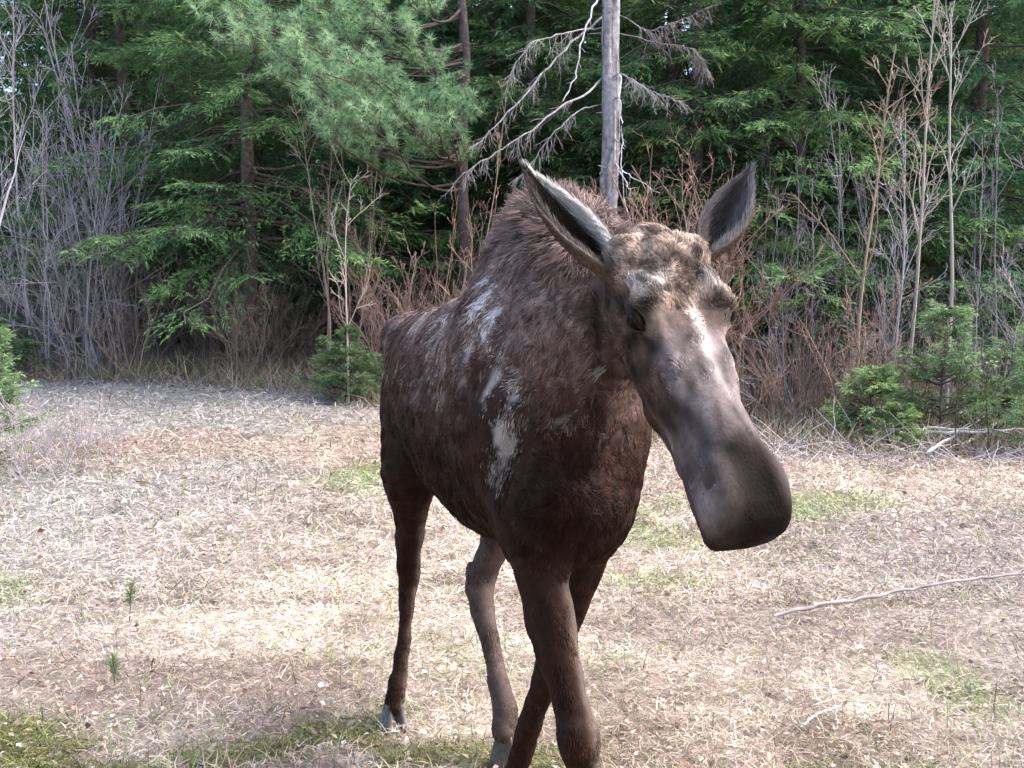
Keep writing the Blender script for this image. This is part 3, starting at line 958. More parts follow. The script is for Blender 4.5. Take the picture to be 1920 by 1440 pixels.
# seedlings in the near grass
for (px, py, h, lab) in ((243, 1165, .20, 'tiny pine seedling in the grass on the left, the taller one'), (215, 1292, .13, 'tiny pine seedling low on the left above the moss')):
    rs = np.random.RandomState(px)
    b = gp(px, py)
    m = MB()
    P = grow(rs, np.zeros((1, 3)), np.array([[.03, 0, 1.]]), np.array([h]), 6, .05)
    m.tube(P, np.linspace(.003, .0015, 6), np.array([.14, .10, .08]), 5)
    f = rs.uniform(.35, 1, 260)
    c = np.stack([np.interp(f, np.linspace(0, 1, 6), P[0][:, j]) for j in range(3)], 1)
    dv = norm(rs.normal(0, 1, (260, 3)) + np.array([0, 0, 1.0]))
    V, F = strips(c, dv, norm(np.cross(dv, rs.normal(0, 1, dv.shape))), rs.uniform(.03, .06, 260), np.full(260, .0022))
    m.add(V, F, np.repeat(np.array([.12, .19, .08]) * rs.uniform(.7, 1.3, (260, 1)), 4, 0))
    tag(obj('pine_seedling', m.mesh('pine_seedling', M_leaf), None, tuple(b)), lab, 'seedling', 'pine seedlings')

b = gp(286, 1262)
m = MB()
zs = np.linspace(-.01, .065, 6)
m.tube(np.stack([zs * .1, zs * 0, zs], 1), np.array([.014, .012, .010, .009, .008, .004]), np.array([.11, .08, .065]), 8)
tag(obj('wood_stub', m.mesh('wood_stub', M_bark, True), None, tuple(b)), 'short brown broken stub standing in the grass at the lower left', 'stub')

# pale curled leaves lying apart
for k, (px, py, sz, lab) in enumerate(((1612, 1226, .045, 'white leaf lying alone under the long stick at right'), (818, 1352, .055, 'pale curled leaf between the hooves near the bottom'), (602, 1297, .035, 'small white leaf left of the hind hoof'),
                                       (505, 1092, .05, 'pale leaf flat in the grass left of the hind leg'), (1655, 1265, .05, 'pinkish curled leaf right of the white one'), (1835, 942, .07, 'whitish curled leaf far out on the right side of the meadow'), (330, 985, .05, 'pale leaf in the bright grass on the left'), (875, 1345, .035, 'small pale leaf just left of the front hooves'))):
    rs = np.random.RandomState(900 + k)
    b = gp(px, py)
    n1, n2 = 9, 7
    s, t = np.meshgrid(np.linspace(0, 1, n1), np.linspace(-1, 1, n2), indexing='ij')
    w = np.sin(np.pi * np.clip(s, .03, .97)) ** .8 * .42
    V = np.stack([(s - .5) * sz * 1.3, t * w * sz, sz * (.16 + .20 * np.abs(t) ** 1.5 * rs.uniform(.6, 1.3) + .16 * (s - .4) ** 2 + .05 * np.sin(s * 9 + t * 4))], -1)
    i = np.arange(n1 * n2).reshape(n1, n2)
    F = np.stack([i[:-1, :-1], i[1:, :-1], i[1:, 1:], i[:-1, 1:]], -1).reshape(-1, 4)
    top = V.reshape(-1, 3)
    V2 = np.vstack([top, top - [0, 0, .0012]])
    cl = np.array([.72, .67, .62] if k != 4 else [.46, .36, .35])
    me = mesh_np('fallen_leaf', V2, [F, F[:, ::-1] + len(top)], np.tile(cl, (len(V2), 1)) * (1 - .15 * (np.abs(np.tile(t.ravel(), 2))[:, None] < .1)), True, M_grass)
    o = obj('fallen_leaf', me, None, tuple(b + np.array([0, 0, .02])))
    o.rotation_euler = (rs.uniform(-.25, .25), rs.uniform(-.2, .2), rs.uniform(0, 6.28))
    tag(o, lab, 'leaf', 'pale fallen leaves')
# ------------------------------------------------------------------ the moose
HX = np.array([math.sin(R(18)), -math.cos(R(18)), 0])          # heading of the trunk
LX = np.array([math.cos(R(18)), math.sin(R(18)), 0])           # the animal's left
T0 = np.array([-.361, 4.335, 0])                               # root of the tail, on the ground
TR = np.array([  # s, top, bottom, half width
    [-.06, 1.36, 1.32, .01], [0, 1.43, 1.24, .07], [.08, 1.50, 1.10, .15], [.3, 1.585, 1.0, .225], [.6, 1.60, .97, .255],
    [.9, 1.64, .90, .285], [1.15, 1.68, .87, .275], [1.35, 1.72, .88, .24], [1.5, 1.68, .90, .215], [1.65, 1.62, .97, .168],
    [1.76, 1.48, 1.08, .12], [1.83, 1.35, 1.25, .01]])
# head frame
PSI, TH = R(22), R(57)
_h = np.array([math.sin(PSI), -math.cos(PSI), 0])
HA = math.cos(TH) * _h + math.sin(TH) * np.array([0, 0, -1.])   # poll to muzzle
HL = np.array([math.cos(PSI), math.sin(PSI), 0])                # the animal's left
HA = norm(HA + .038 * HL)
HL = norm(HL - HA * (HL @ HA))
HU = np.cross(HA, HL)                                           # out of the forehead
HU = HU if HU[2] > 0 else -HU
HO = U(1246, 446, 2.45)
HD = np.array([  # a, top, bottom, half width
    [-.09, -.06, -.14, .01], [-.05, -.02, -.18, .07], [0, 0, -.21, .095], [.08, .012, -.24, .110], [.16, .004, -.255, .104],
    [.24, -.008, -.25, .094], [.34, -.012, -.22, .080], [.44, .004, -.195, .078], [.52, .012, -.185, .083], [.60, .004, -.17, .089],
    [.67, -.006, -.16, .088], [.702, -.020, -.155, .087], [.722, -.045, -.14, .077], [.730, -.075, -.11, .01]])


def hp(a, l, u):
    return HO + HA * a + HL * l + HU * u


def sweep(P, O, A, L, N, T, ex=2.0, egg=0.0):
    q = P - O
    s = q @ A
    l = q @ L
    v = q @ N
    top = np.interp(s, T[:, 0], T[:, 1])
    bot = np.interp(s, T[:, 0], T[:, 2])
    w = np.maximum(np.interp(s, T[:, 0], T[:, 3]), .005)
    h = np.maximum((top - bot) * .5, .005)
    v = v - (top + bot) * .5
    if egg > 0:
        w = w * (1 - egg * np.clip(v / h, 0, 1.2) * sstep(.6, 1.2, s))
    a = np.abs(l) / w
    b = np.abs(v) / h
    if callable(ex):
        ex = ex(s)
    k0 = (a ** ex + b ** ex) ** (1 / ex)
    k1 = np.sqrt((l / w ** 2) ** 2 + (v / h ** 2) ** 2) + 1e-6
    d = k0 * (k0 - 1) / np.maximum(k1, k0 / np.maximum(w, h))
    d = np.where(k0 < .2, -np.minimum(w, h) * .8, d)
    ds = np.maximum(T[0, 0] - s, s - T[-1, 0])
    return np.where(ds > 0, np.sqrt(np.maximum(d, 0) ** 2 + ds ** 2), d)


def cone(P, a, b, ra, rb, ax=None, sq=1.0):
    if ax is not None:
        f = (1 / sq - 1)
        P = P + np.outer((P - a) @ ax, ax) * f
        b = b + ((b - a) @ ax) * ax * f
    ab = b - a
    t = np.clip(((P - a) @ ab) / (ab @ ab), 0, 1)
    d = np.linalg.norm(P - a - t[:, None] * ab, axis=1) - (ra + (rb - ra) * t)
    return d * min(sq, 1.0) if ax is not None else d


def smin(a, b, k):
    h = np.clip(.5 + .5 * (b - a) / k, 0, 1)
    return b + (a - b) * h - k * h * (1 - h)


def smax(a, b, k):
    return -smin(-a, -b, k)


def chain(P, nodes, k=.02, ax=None, sq=1.0):
    d = None
    if k < 0:                       # a smooth limb: finer nodes along a spline, no bulges at the joints
        A = np.array([np.append(p, r) for p, r in nodes])
        A = np.vstack([2 * A[0] - A[1], A, 2 * A[-1] - A[-2]])
        out = []
        for i in range(1, len(A) - 2):
            for t in np.arange(4) / 4:
                p0, p1, p2, p3 = A[i - 1:i + 3]
                out.append(.5 * (2 * p1 + (p2 - p0) * t + (2 * p0 - 5 * p1 + 4 * p2 - p3) * t * t + (3 * p1 - p0 - 3 * p2 + p3) * t ** 3))
        out.append(A[-2])
        nodes = [(o[:3], o[3]) for o in out]
        lo_ = np.min([n_[0] for n_ in nodes], 0) - .35
        hi_ = np.max([n_[0] for n_ in nodes], 0) + .35
        near = ((P > lo_) & (P < hi_)).all(1)
        full = np.full(len(P), .2)
        Pn = P[near]
        dn = np.full(len(Pn), 9.)
        for (a, ra), (b, rb) in zip(nodes[:-1], nodes[1:]):
            dn = np.minimum(dn, cone(Pn, a, b, ra, rb))
        full[near] = dn
        return full
    for (a, ra), (b, rb) in zip(nodes[:-1], nodes[1:]):
        c = cone(P, a, b, ra, rb, ax, sq)
        d = c if d is None else smin(d, c, k)
    return d


def ell(P, c, rads, axes):
    q = (P - c) @ np.array(axes).T
    k0 = np.linalg.norm(q / rads, axis=1)
    k1 = np.linalg.norm(q / np.square(rads), axis=1) + 1e-6
    return k0 * (k0 - 1) / k1


N = lambda px, py, d, r: (U(px, py, d), r)
LEG_HR = [N(800, 760, 4.06, .17), N(772, 880, 3.92, .115), N(770, 960, 3.98, .066), N(767, 1030, 4.06, .05), N(766, 1085, 4.12, .043), N(764, 1120, 4.10, .032),
          N(760, 1170, 4.06, .025), N(751, 1245, 4.0, .027), N(744, 1285, 3.97, .036), N(738, 1325, 3.94, .033)]
LEG_HL = [N(930, 800, 3.95, .15), N(940, 930, 3.74, .10), N(930, 1010, 3.72, .058), N(914, 1055, 3.74, .05), N(901, 1090, 3.75, .052), N(903, 1130, 3.72, .043), N(914, 1181, 3.68, .036),
          N(928, 1246, 3.64, .032), N(943, 1312, 3.6, .040), N(948, 1372, 3.57, .046)]
LEG_FR = [N(985, 800, 2.86, .15), N(1000, 960, 2.80, .115), N(1012, 1057, 2.70, .070), N(1036, 1181, 2.66, .060), N(1050, 1246, 2.64, .052), N(1070, 1312, 2.62, .045),
          N(1086, 1390, 2.6, .05), N(1094, 1470, 2.61, .034), N(1098, 1600, 2.61, .03), N(1100, 1680, 2.6, .042), N(1102, 1730, 2.57, .04)]
LEG_FL = [N(1130, 820, 2.84, .13), N(1120, 950, 2.80, .10), N(1098, 1020, 2.84, .075), N(1082, 1085, 2.9, .06), N(1060, 1158, 2.95, .05), N(1035, 1240, 3.0, .046),
          N(1010, 1310, 3.05, .036), N(987, 1377, 3.12, .034), N(968, 1445, 3.2, .034), N(958, 1490, 3.24, .042), N(962, 1525, 3.2, .038)]
NECK = [(T0 + HX * 1.36 + np.array([0, 0, 1.42]), .30), (U(1090, 615, 2.82), .225), (U(1196, 560, 2.66), .135)]


_n3 = np.random.RandomState(11)
_NW = _n3.normal(0, 1, (40, 3))
_NP = _n3.uniform(0, 6.28, 40)


def n3(P, f, seed=0):
    """smooth 3-D noise, about -1..1"""
    k = (np.arange(12) + seed * 5) % 40
    s = 0
    for i in k:
        w = norm(_NW[i]) * f * (0.6 + .08 * (i % 10))
        s = s + np.sin(P @ w * 6.283 + _NP[i] + 1.5 * np.sin(P @ np.roll(w, 1) * 3.1 + i))
    return s / 4.9


def parts_sdf(P):
    tr = sweep(P, T0, HX, LX, np.array([0, 0, 1.]), TR, 2.2, .38)
    c = T0 + HX * 1.36 + LX * .03 + np.array([0, 0, 1.69])
    hump = ell(P, c, np.array([.30, .095, .20]), [HX, LX, [0, 0, 1]])
    tr = smin(tr, hump, .10)
    # hip bones, shoulder blades, brisket
    for sd in (-1, 1):
        tr = smin(tr, ell(P, T0 + HX * .22 + LX * .13 * sd + [0, 0, 1.46], np.array([.12, .09, .10]), [HX, LX, [0, 0, 1]]), .07)
        tr = smin(tr, ell(P, T0 + HX * 1.42 + LX * .155 * sd + [0, 0, 1.32], np.array([.16, .095, .30]), [HX, LX, [0, 0, 1]]), .06)
    tr = smin(tr, ell(P, U(1062, 955, 2.72), np.array([.13, .145, .14]), [HX, LX, [0, 0, 1]]), .08)
    neck = chain(P, NECK, .10, LX, .72)
    # head
    hd = sweep(P, HO, HA, HL, HU, HD, lambda s: 2.35 + 1.3 * sstep(.5, .68, s))
    for sd in (-1, 1):
        hd = smin(hd, ell(P, hp(.145, .086 * sd, -.014), np.array([.066, .036, .026]), [norm(HA + HL * .55 * sd), norm(HL - HA * .55 * sd), HU]), .055)       # brow
        hd = smin(hd, ell(P, hp(.185, .096 * sd, -.05), np.array([.05, .028, .036]), [HA, HL, HU]), .025)       # orbit
        hd = smin(hd, ell(P, hp(.30, .068 * sd, -.10), np.array([.12, .028, .075]), [HA, HL, HU]), .04)         # cheek
        hd = smin(hd, ell(P, hp(.02, .092 * sd, -.06), np.array([.055, .042, .055]), [HA, HL, HU]), .04)            # ear root
        hd = smin(hd, ell(P, hp(.61, .060 * sd, -.030), np.array([.060, .034, .036]), [HA, HL, HU]), .03)        # nostril swelling
    hd = smin(hd, ell(P, hp(.05, 0, .006), np.array([.06, .07, .022]), [HA, HL, HU]), .03)                        # forehead boss
    hd = smax(hd, -ell(P, hp(.145, 0, .028), np.array([.035, .038, .022]), [HA, HL, HU]), .02)                   # hollow between the brows
    qa, qu = (P - HO) @ HA, (P - HO) @ HU
    wr = (1 - sstep(.17, .24, qa)) * sstep(-.10, -.03, qu) * sstep(-.06, .0, qa)
    hd = hd - wr * (.0036 * n3(P, 11, 2) + .003 * n3(P, 22, 4))
    for sd in (-1, 1):
        hd = smin(hd, ell(P, hp(.660, .064 * sd, -.066), np.array([.050, .034, .050]), [HA, HL, HU]), .02)       # lip beside the nostril
    jaw = chain(P, [(hp(.16, 0, -.23), .06), (hp(.34, 0, -.22), .045), (hp(.50, 0, -.19), .035), (hp(.60, 0, -.165), .03)], .03)
    hd = smin(hd, jaw, .025)
    for sd in (-1, 1):
        hd = smax(hd, -ell(P, hp(.192, .130 * sd, -.048), np.array([.038, .034, .028]), [HA, HL, HU]), .012)     # eye opening
        hd = smax(hd, -ell(P, hp(.600, .088 * sd, -.026), np.array([.032, .013, .017]), [norm(HA + HU * -.4), norm(HL + HA * .4 * sd), norm(HU + HA * .4)]), .012)
        # mouth corner: a groove between lip and jaw
        hd = smax(hd, -chain(P, [(hp(.44, .082 * sd, -.150), .008), (hp(.60, .092 * sd, -.130), .011), (hp(.70, .06 * sd, -.125), .008)], .01), .012)
    kn = .0035 * n3(P, 9, 4) * (P[:, 2] < .95)
    legs = [chain(P, L, -1) + kn for L in (LEG_HR, LEG_HL, LEG_FR, LEG_FL)]
    legs[1] = smin(legs[1], ell(P, U(888, 1078, 3.79), np.array([.035, .028, .05]), [HX, LX, [0, 0, 1]]), .02)     # points of the hocks
    legs[0] = smin(legs[0], ell(P, U(766, 1078, 4.15), np.array([.033, .026, .05]), [HX, LX, [0, 0, 1]]), .02)
    legs[2] = smin(legs[2], ell(P, U(1083, 1395, 2.57), np.array([.035, .045, .06]), [HX, LX, [0, 0, 1]]), .02)
    return tr, neck, hd, legs


def sdf(P):
    tr, neck, hd, legs = parts_sdf(P)
    d = smin(tr, neck, .13)
    d = smin(d, hd, .03)
    for L in legs:
        d = smin(d, L, .07)
    return d


def polygonize(h, lo, hi, B=4):
    lo = np.array(lo)
    n = (np.ceil((np.array(hi) - lo) / h / B).astype(int)) * B
    nb = n // B
    bi = np.stack(np.meshgrid(*[np.arange(k) for k in nb], indexing='ij'), -1).reshape(-1, 3)
    cc = lo + (bi * B + (B - 1) / 2) * h
    D = np.concatenate([sdf(c) for c in np.array_split(cc, 8)])
    F = np.repeat(np.repeat(np.repeat(D.reshape(nb).astype(np.float32), B, 0), B, 1), B, 2)
    keep = np.abs(D) < h * B * 1.0 + .02
    kb = bi[keep]
    off = np.stack(np.meshgrid(*[np.arange(B)] * 3, indexing='ij'), -1).reshape(-1, 3)
    gi = (kb[:, None, :] * B + off[None]).reshape(-1, 3)
    val = np.concatenate([sdf(lo + g * h) for g in np.array_split(gi, 24)])
    F[gi[:, 0], gi[:, 1], gi[:, 2]] = val
    neg = F < 0
    c = np.zeros(np.array(F.shape) - 1, np.int8)
    for dx in (0, 1):
        for dy in (0, 1):
            for dz in (0, 1):
                c += neg[dx:F.shape[0] - 1 + dx, dy:F.shape[1] - 1 + dy, dz:F.shape[2] - 1 + dz]
    act = np.argwhere((c > 0) & (c < 8))
    vid = np.full(c.shape, -1, np.int32)
    vid[act[:, 0], act[:, 1], act[:, 2]] = np.arange(len(act))
    acc = np.zeros((len(act), 3))
    cnt = np.zeros(len(act))
    corners = [(i, j, k) for i in (0, 1) for j in (0, 1) for k in (0, 1)]
    for ci in corners:
        for ax in range(3):
            if ci[ax] == 0:
                cj = list(ci)
                cj[ax] = 1
                fa = F[act[:, 0] + ci[0], act[:, 1] + ci[1], act[:, 2] + ci[2]]
                fb = F[act[:, 0] + cj[0], act[:, 1] + cj[1], act[:, 2] + cj[2]]
                m = (fa < 0) != (fb < 0)
                t = np.where(m, fa / np.where(m, fa - fb, 1), 0)
                p = np.array(ci)[None] + t[:, None] * (np.array(cj) - np.array(ci))[None]
                acc += p * m[:, None]
                cnt += m
    V = lo + (act + acc / np.maximum(cnt, 1)[:, None]) * h
    quads = []
    for ax in range(3):
        o1, o2 = [(1, 2), (2, 0), (0, 1)][ax]
        sl0 = [slice(1, -1)] * 3
        sl1 = [slice(1, -1)] * 3
        sl0[ax] = slice(1, -2)
        sl1[ax] = slice(2, -1)
        A = neg[tuple(sl0)]
        Bm = neg[tuple(sl1)]
        e = np.argwhere(A != Bm) + 1
        fl = neg[e[:, 0], e[:, 1], e[:, 2]]

        def v(d1, d2):
            q = e.copy()
            q[:, o1] -= d1
            q[:, o2] -= d2
            return vid[q[:, 0], q[:, 1], q[:, 2]]
        q = np.stack([v(0, 0), v(1, 0), v(1, 1), v(0, 1)], 1)
        q[~fl] = q[~fl][:, ::-1]
        quads.append(q)
    Q = np.concatenate(quads)
    return V, Q[(Q >= 0).all(1)]


BV, BQ = polygonize(.008, (-.72, 1.9, -.01), (.78, 4.52, 2.0))


def vert_normals(V, Q):
    n = np.cross(V[Q[:, 2]] - V[Q[:, 0]], V[Q[:, 3]] - V[Q[:, 1]])
    out = np.zeros_like(V)
    for i in range(4):
        np.add.at(out, Q[:, i], n)
    return norm(out)


BN = vert_normals(BV, BQ)
BVH = BVHTree.FromPolygons([Vector(v) for v in BV.tolist()], BQ.tolist())


def hit(px, py):
    """the point of the coat seen at a pixel of the photograph"""
    o = Vector(_C)
    d = Vector(norm(U(px, py, 1.0) - _C))
    r = BVH.ray_cast(o, d)
    return np.array(r[0]) if r[0] is not None else None


def fade(P, c, rads, axes, edge=.35, rag=.0, seed=0):
    q = (P - c) @ np.array(axes).T / np.array(rads)
    r = np.linalg.norm(q, axis=1) + rag * n3(P, 9, seed) + rag * .8 * n3(P, 26, seed + 1)
    return 1 - sstep(1 - edge, 1 + edge, r)


WZ = np.array([0, 0, 1.])


def coat_fields(P):
    tr, neck, hd, legs = parts_sdf(P)
    lg = np.min(np.stack(legs), 0)
    kf = 22.0
    e = np.stack([np.exp(-kf * np.maximum(x, -.02) * 2) for x in (tr, neck, hd, lg)])
    w = e / e.sum(0)
    return w, legs


def lerp(a, b, t):
    return a + (b - a) * t[:, None]


_marks = []


def mark(px, py, r, ax, col, rag=.3, edge=.4, seed=0):
    """a patch of differently coloured hair lying on the coat around the point seen at a pixel"""
    c = hit(px, py)
    if c is not None:
        _marks.append((c, r, ax, np.array(col), rag, edge, seed))


FL = norm(-HX * .75 - WZ * .65)       # lie of the hair on the flank
PALE = (.36, .32, .30)
_ax = [norm(-HX * .2 - WZ), LX, norm(np.cross(LX, norm(-HX * .2 - WZ)))]
_ab = [norm(-HX * .7 + WZ * .25), LX, norm(np.cross(LX, norm(-HX * .7 + WZ * .25)))]
mark(948, 775, (.11, .08, .015), _ax, PALE, .65, .6, 1)
mark(935, 695, (.07, .08, .012), _ax, PALE, .65, .6, 2)
mark(920, 605, (.045, .07, .014), _ax, (.50, .46, .45), .65, .6, 3)
mark(905, 562, (.04, .07, .013), _ax, (.52, .48, .46), .65, .6, 4)
mark(925, 512, (.035, .05, .013), _ax, (.45, .42, .40), .65, .6, 5)
mark(880, 655, (.05, .05, .014), _ax, (.34, .30, .28), .65, .6, 6)
mark(838, 598, (.06, .05, .014), _ab, (.42, .38, .37), .65, .6, 7)
mark(866, 574, (.06, .05, .009), _ab, (.012, .010, .010), .25, .3, 8)
mark(906, 546, (.04, .05, .008), _ax, (.012, .010, .010), .25, .3, 9)
mark(790, 600, (.12, .12, .05), _ab, (.24, .20, .18), .5, .6, 12)
mark(955, 835, (.05, .05, .015), _ax, (.26, .23, .21), .65, .6, 13)


def coat_colour(P):
    w, legs = coat_fields(P)
    z = P[:, 2]
    dark = np.array([.0155, .0066, .0041])
    mid = np.array([.078, .043, .035])
    grey = np.array([.170, .125, .115])
    # trunk: greyer over the back, dark brown below
    tz = sstep(1.05, 1.60, z + .06 * n3(P, 4, 1))
    c_tr = lerp(np.broadcast_to(dark, P.shape), mid, tz)
    c_tr = lerp(c_tr, grey, sstep(1.42, 1.80, z + .05 * n3(P, 6, 2)) * .85)
    nk = sstep(1.15, 1.75, z + .05 * n3(P, 6, 2))
    c_nk = lerp(lerp(np.broadcast_to(dark, P.shape), mid, sstep(1.1, 1.45, z)), grey, nk * .85)
    # head
    q = P - HO
    a = q @ HA
    l = q @ HL
    u = q @ HU
    fore = np.array([.235, .178, .146])
    cheek = np.array([.055, .032, .024])
    bridge = np.array([.175, .142, .142])
    muz = np.array([.0075, .0040, .0026])
    top = sstep(-.10, -.015, u)
    c_hd = lerp(np.broadcast_to(cheek, P.shape), fore, top * (1 - sstep(.18, .30, a)))
    c_hd = lerp(c_hd, bridge, sstep(-.08, -.01, u) * sstep(.18, .30, a))
    c_hd = lerp(c_hd, np.array([.12, .093, .093]), sstep(.40, .48, a + .02 * n3(P, 9, 3)) * .7)
    c_hd = lerp(c_hd, muz, sstep(.485, .56, a + .012 * n3(P, 12, 3)) * (1 - .55 * sstep(.035, .08, np.abs(l)) * (1 - sstep(.62, .70, a))))  # dark nose pad; shade on the down-facing front is painted in too
    c_hd = c_hd * np.clip(1 + .55 * n3(np.stack([a * 7, l * 24, u * 24], 1), 1.0, 5) * sstep(.2, .3, a) * (1 - sstep(.5, .58, a)), .45, 1.7)[:, None]
    lip = np.exp(-((a - .645) / .05) ** 2 - ((l + .085) / .035) ** 2 - ((u + .06) / .05) ** 2)
    c_hd = lerp(c_hd, np.array([.21, .165, .155]), np.clip(lip * 1.3, 0, .9))  # paints the lit side of the muzzle onto one lip
    brow = np.exp(-((a - .135) / .028) ** 2 - ((np.abs(l) - .085) / .04) ** 2) * sstep(-.05, 0, u)
    c_hd = lerp(c_hd, np.array([.50, .45, .42]), np.clip(brow * 1.1, 0, .85))
    blaze = np.exp(-((l - .012 - .008 * n3(P, 12, 6)) / .011) ** 2) * sstep(.17, .22, a) * (1 - sstep(.30, .44, a)) * sstep(-.04, 0, u)
    c_hd = lerp(c_hd, np.array([.58, .53, .50]), blaze * .75)
    socket = np.maximum(np.exp(-((a - .20) / .040) ** 2 - ((u + .050) / .032) ** 2) * sstep(.07, .09, np.abs(l)), np.exp(-((a - .25) / .035) ** 2 - ((u + .055) / .016) ** 2) * sstep(.05, .08, np.abs(l)))
    c_hd = lerp(c_hd, np.array([.018, .011, .008]), np.clip(socket * 1.2, 0, .95))  # dark eye surround, plus painted shadow under the brow ridge
    hollow = np.exp(-((a - .14) / .03) ** 2 - (l / .04) ** 2) * sstep(-.04, 0, u)
    c_hd = lerp(c_hd, np.array([.10, .072, .058]), np.clip(hollow, 0, .8))  # shade painted into the hollow between the brows
    c_hd = c_hd * np.clip(1 + (.45 * n3(P, 16, 4) + .55 * n3(P, 11, 2)) * (1 - sstep(.25, .45, a)), .25, 1.8)[:, None]  # mottled hair; the relief noise also paints shade into the forehead folds
    # legs: dark outside, paler grey on the shanks and the inner faces
    c_lg = np.broadcast_to(np.array([.026, .0125, .0085]), P.shape)
    shank = np.array([.105, .077, .068])
    lw = np.stack([np.exp(-60 * np.maximum(x, 0)) for x in legs])
    c_lg = lerp(c_lg, shank, lw[1] * (1 - sstep(.75, .95, z)) * (.75 + .25 * n3(P, 8, 5)))
    inner = sstep(.15, .75, (BNQ @ LX) if BNQ is not None and len(BNQ) == len(P) else np.zeros(len(P)))
    c_lg = lerp(c_lg, np.array([.12, .09, .078]), np.maximum(lw[2] * inner * .9 * (1 - sstep(.85, .98, z)), lw[0] * inner * .6))
    c = w[0][:, None] * c_tr + w[1][:, None] * c_nk + w[2][:, None] * c_hd + w[3][:, None] * c_lg
    # flecks of paler winter hair over the upper flank, drawn out along the lie of the coat
    fa, fb = P @ FL, norm(np.cross(FL, LX))
    Q_ = np.stack([fa * 6, (P @ fb) * 22, P @ LX * 8], 1)
    fl = sstep(.35, 1.2, n3(Q_, 1.0, 3) + .5 * n3(P, 5, 6)) * (w[0] + .5 * w[1]) * sstep(1.12, 1.45, z) * (1 - sstep(1.72, 1.85, z))
    c = lerp(c, np.array([.27, .225, .205]), np.clip(fl, 0, 1) * .75)
    for (p, r, ax, col, rag, edge, seed) in _marks:
        f = fade(P, p, r, ax, edge, rag, seed)
        c = lerp(c, col, np.clip(f, 0, 1) * .95)
    return np.clip(c, .004, .8)


BNQ = BN
BCOL = coat_colour(BV)
moose = empty('moose', tuple(T0 + HX * .9), 'brown cow moose walking toward the camera across the dry meadow, head lowered', 'moose')
MLOC = np.array(T0 + HX * .9)
M_hide = mat_attr('hide', .75, .07, .2, 60, 0, .12, 120)
body = obj('body', mesh_np('body', BV - MLOC, [BQ], BCOL * .8, True, M_hide), moose)


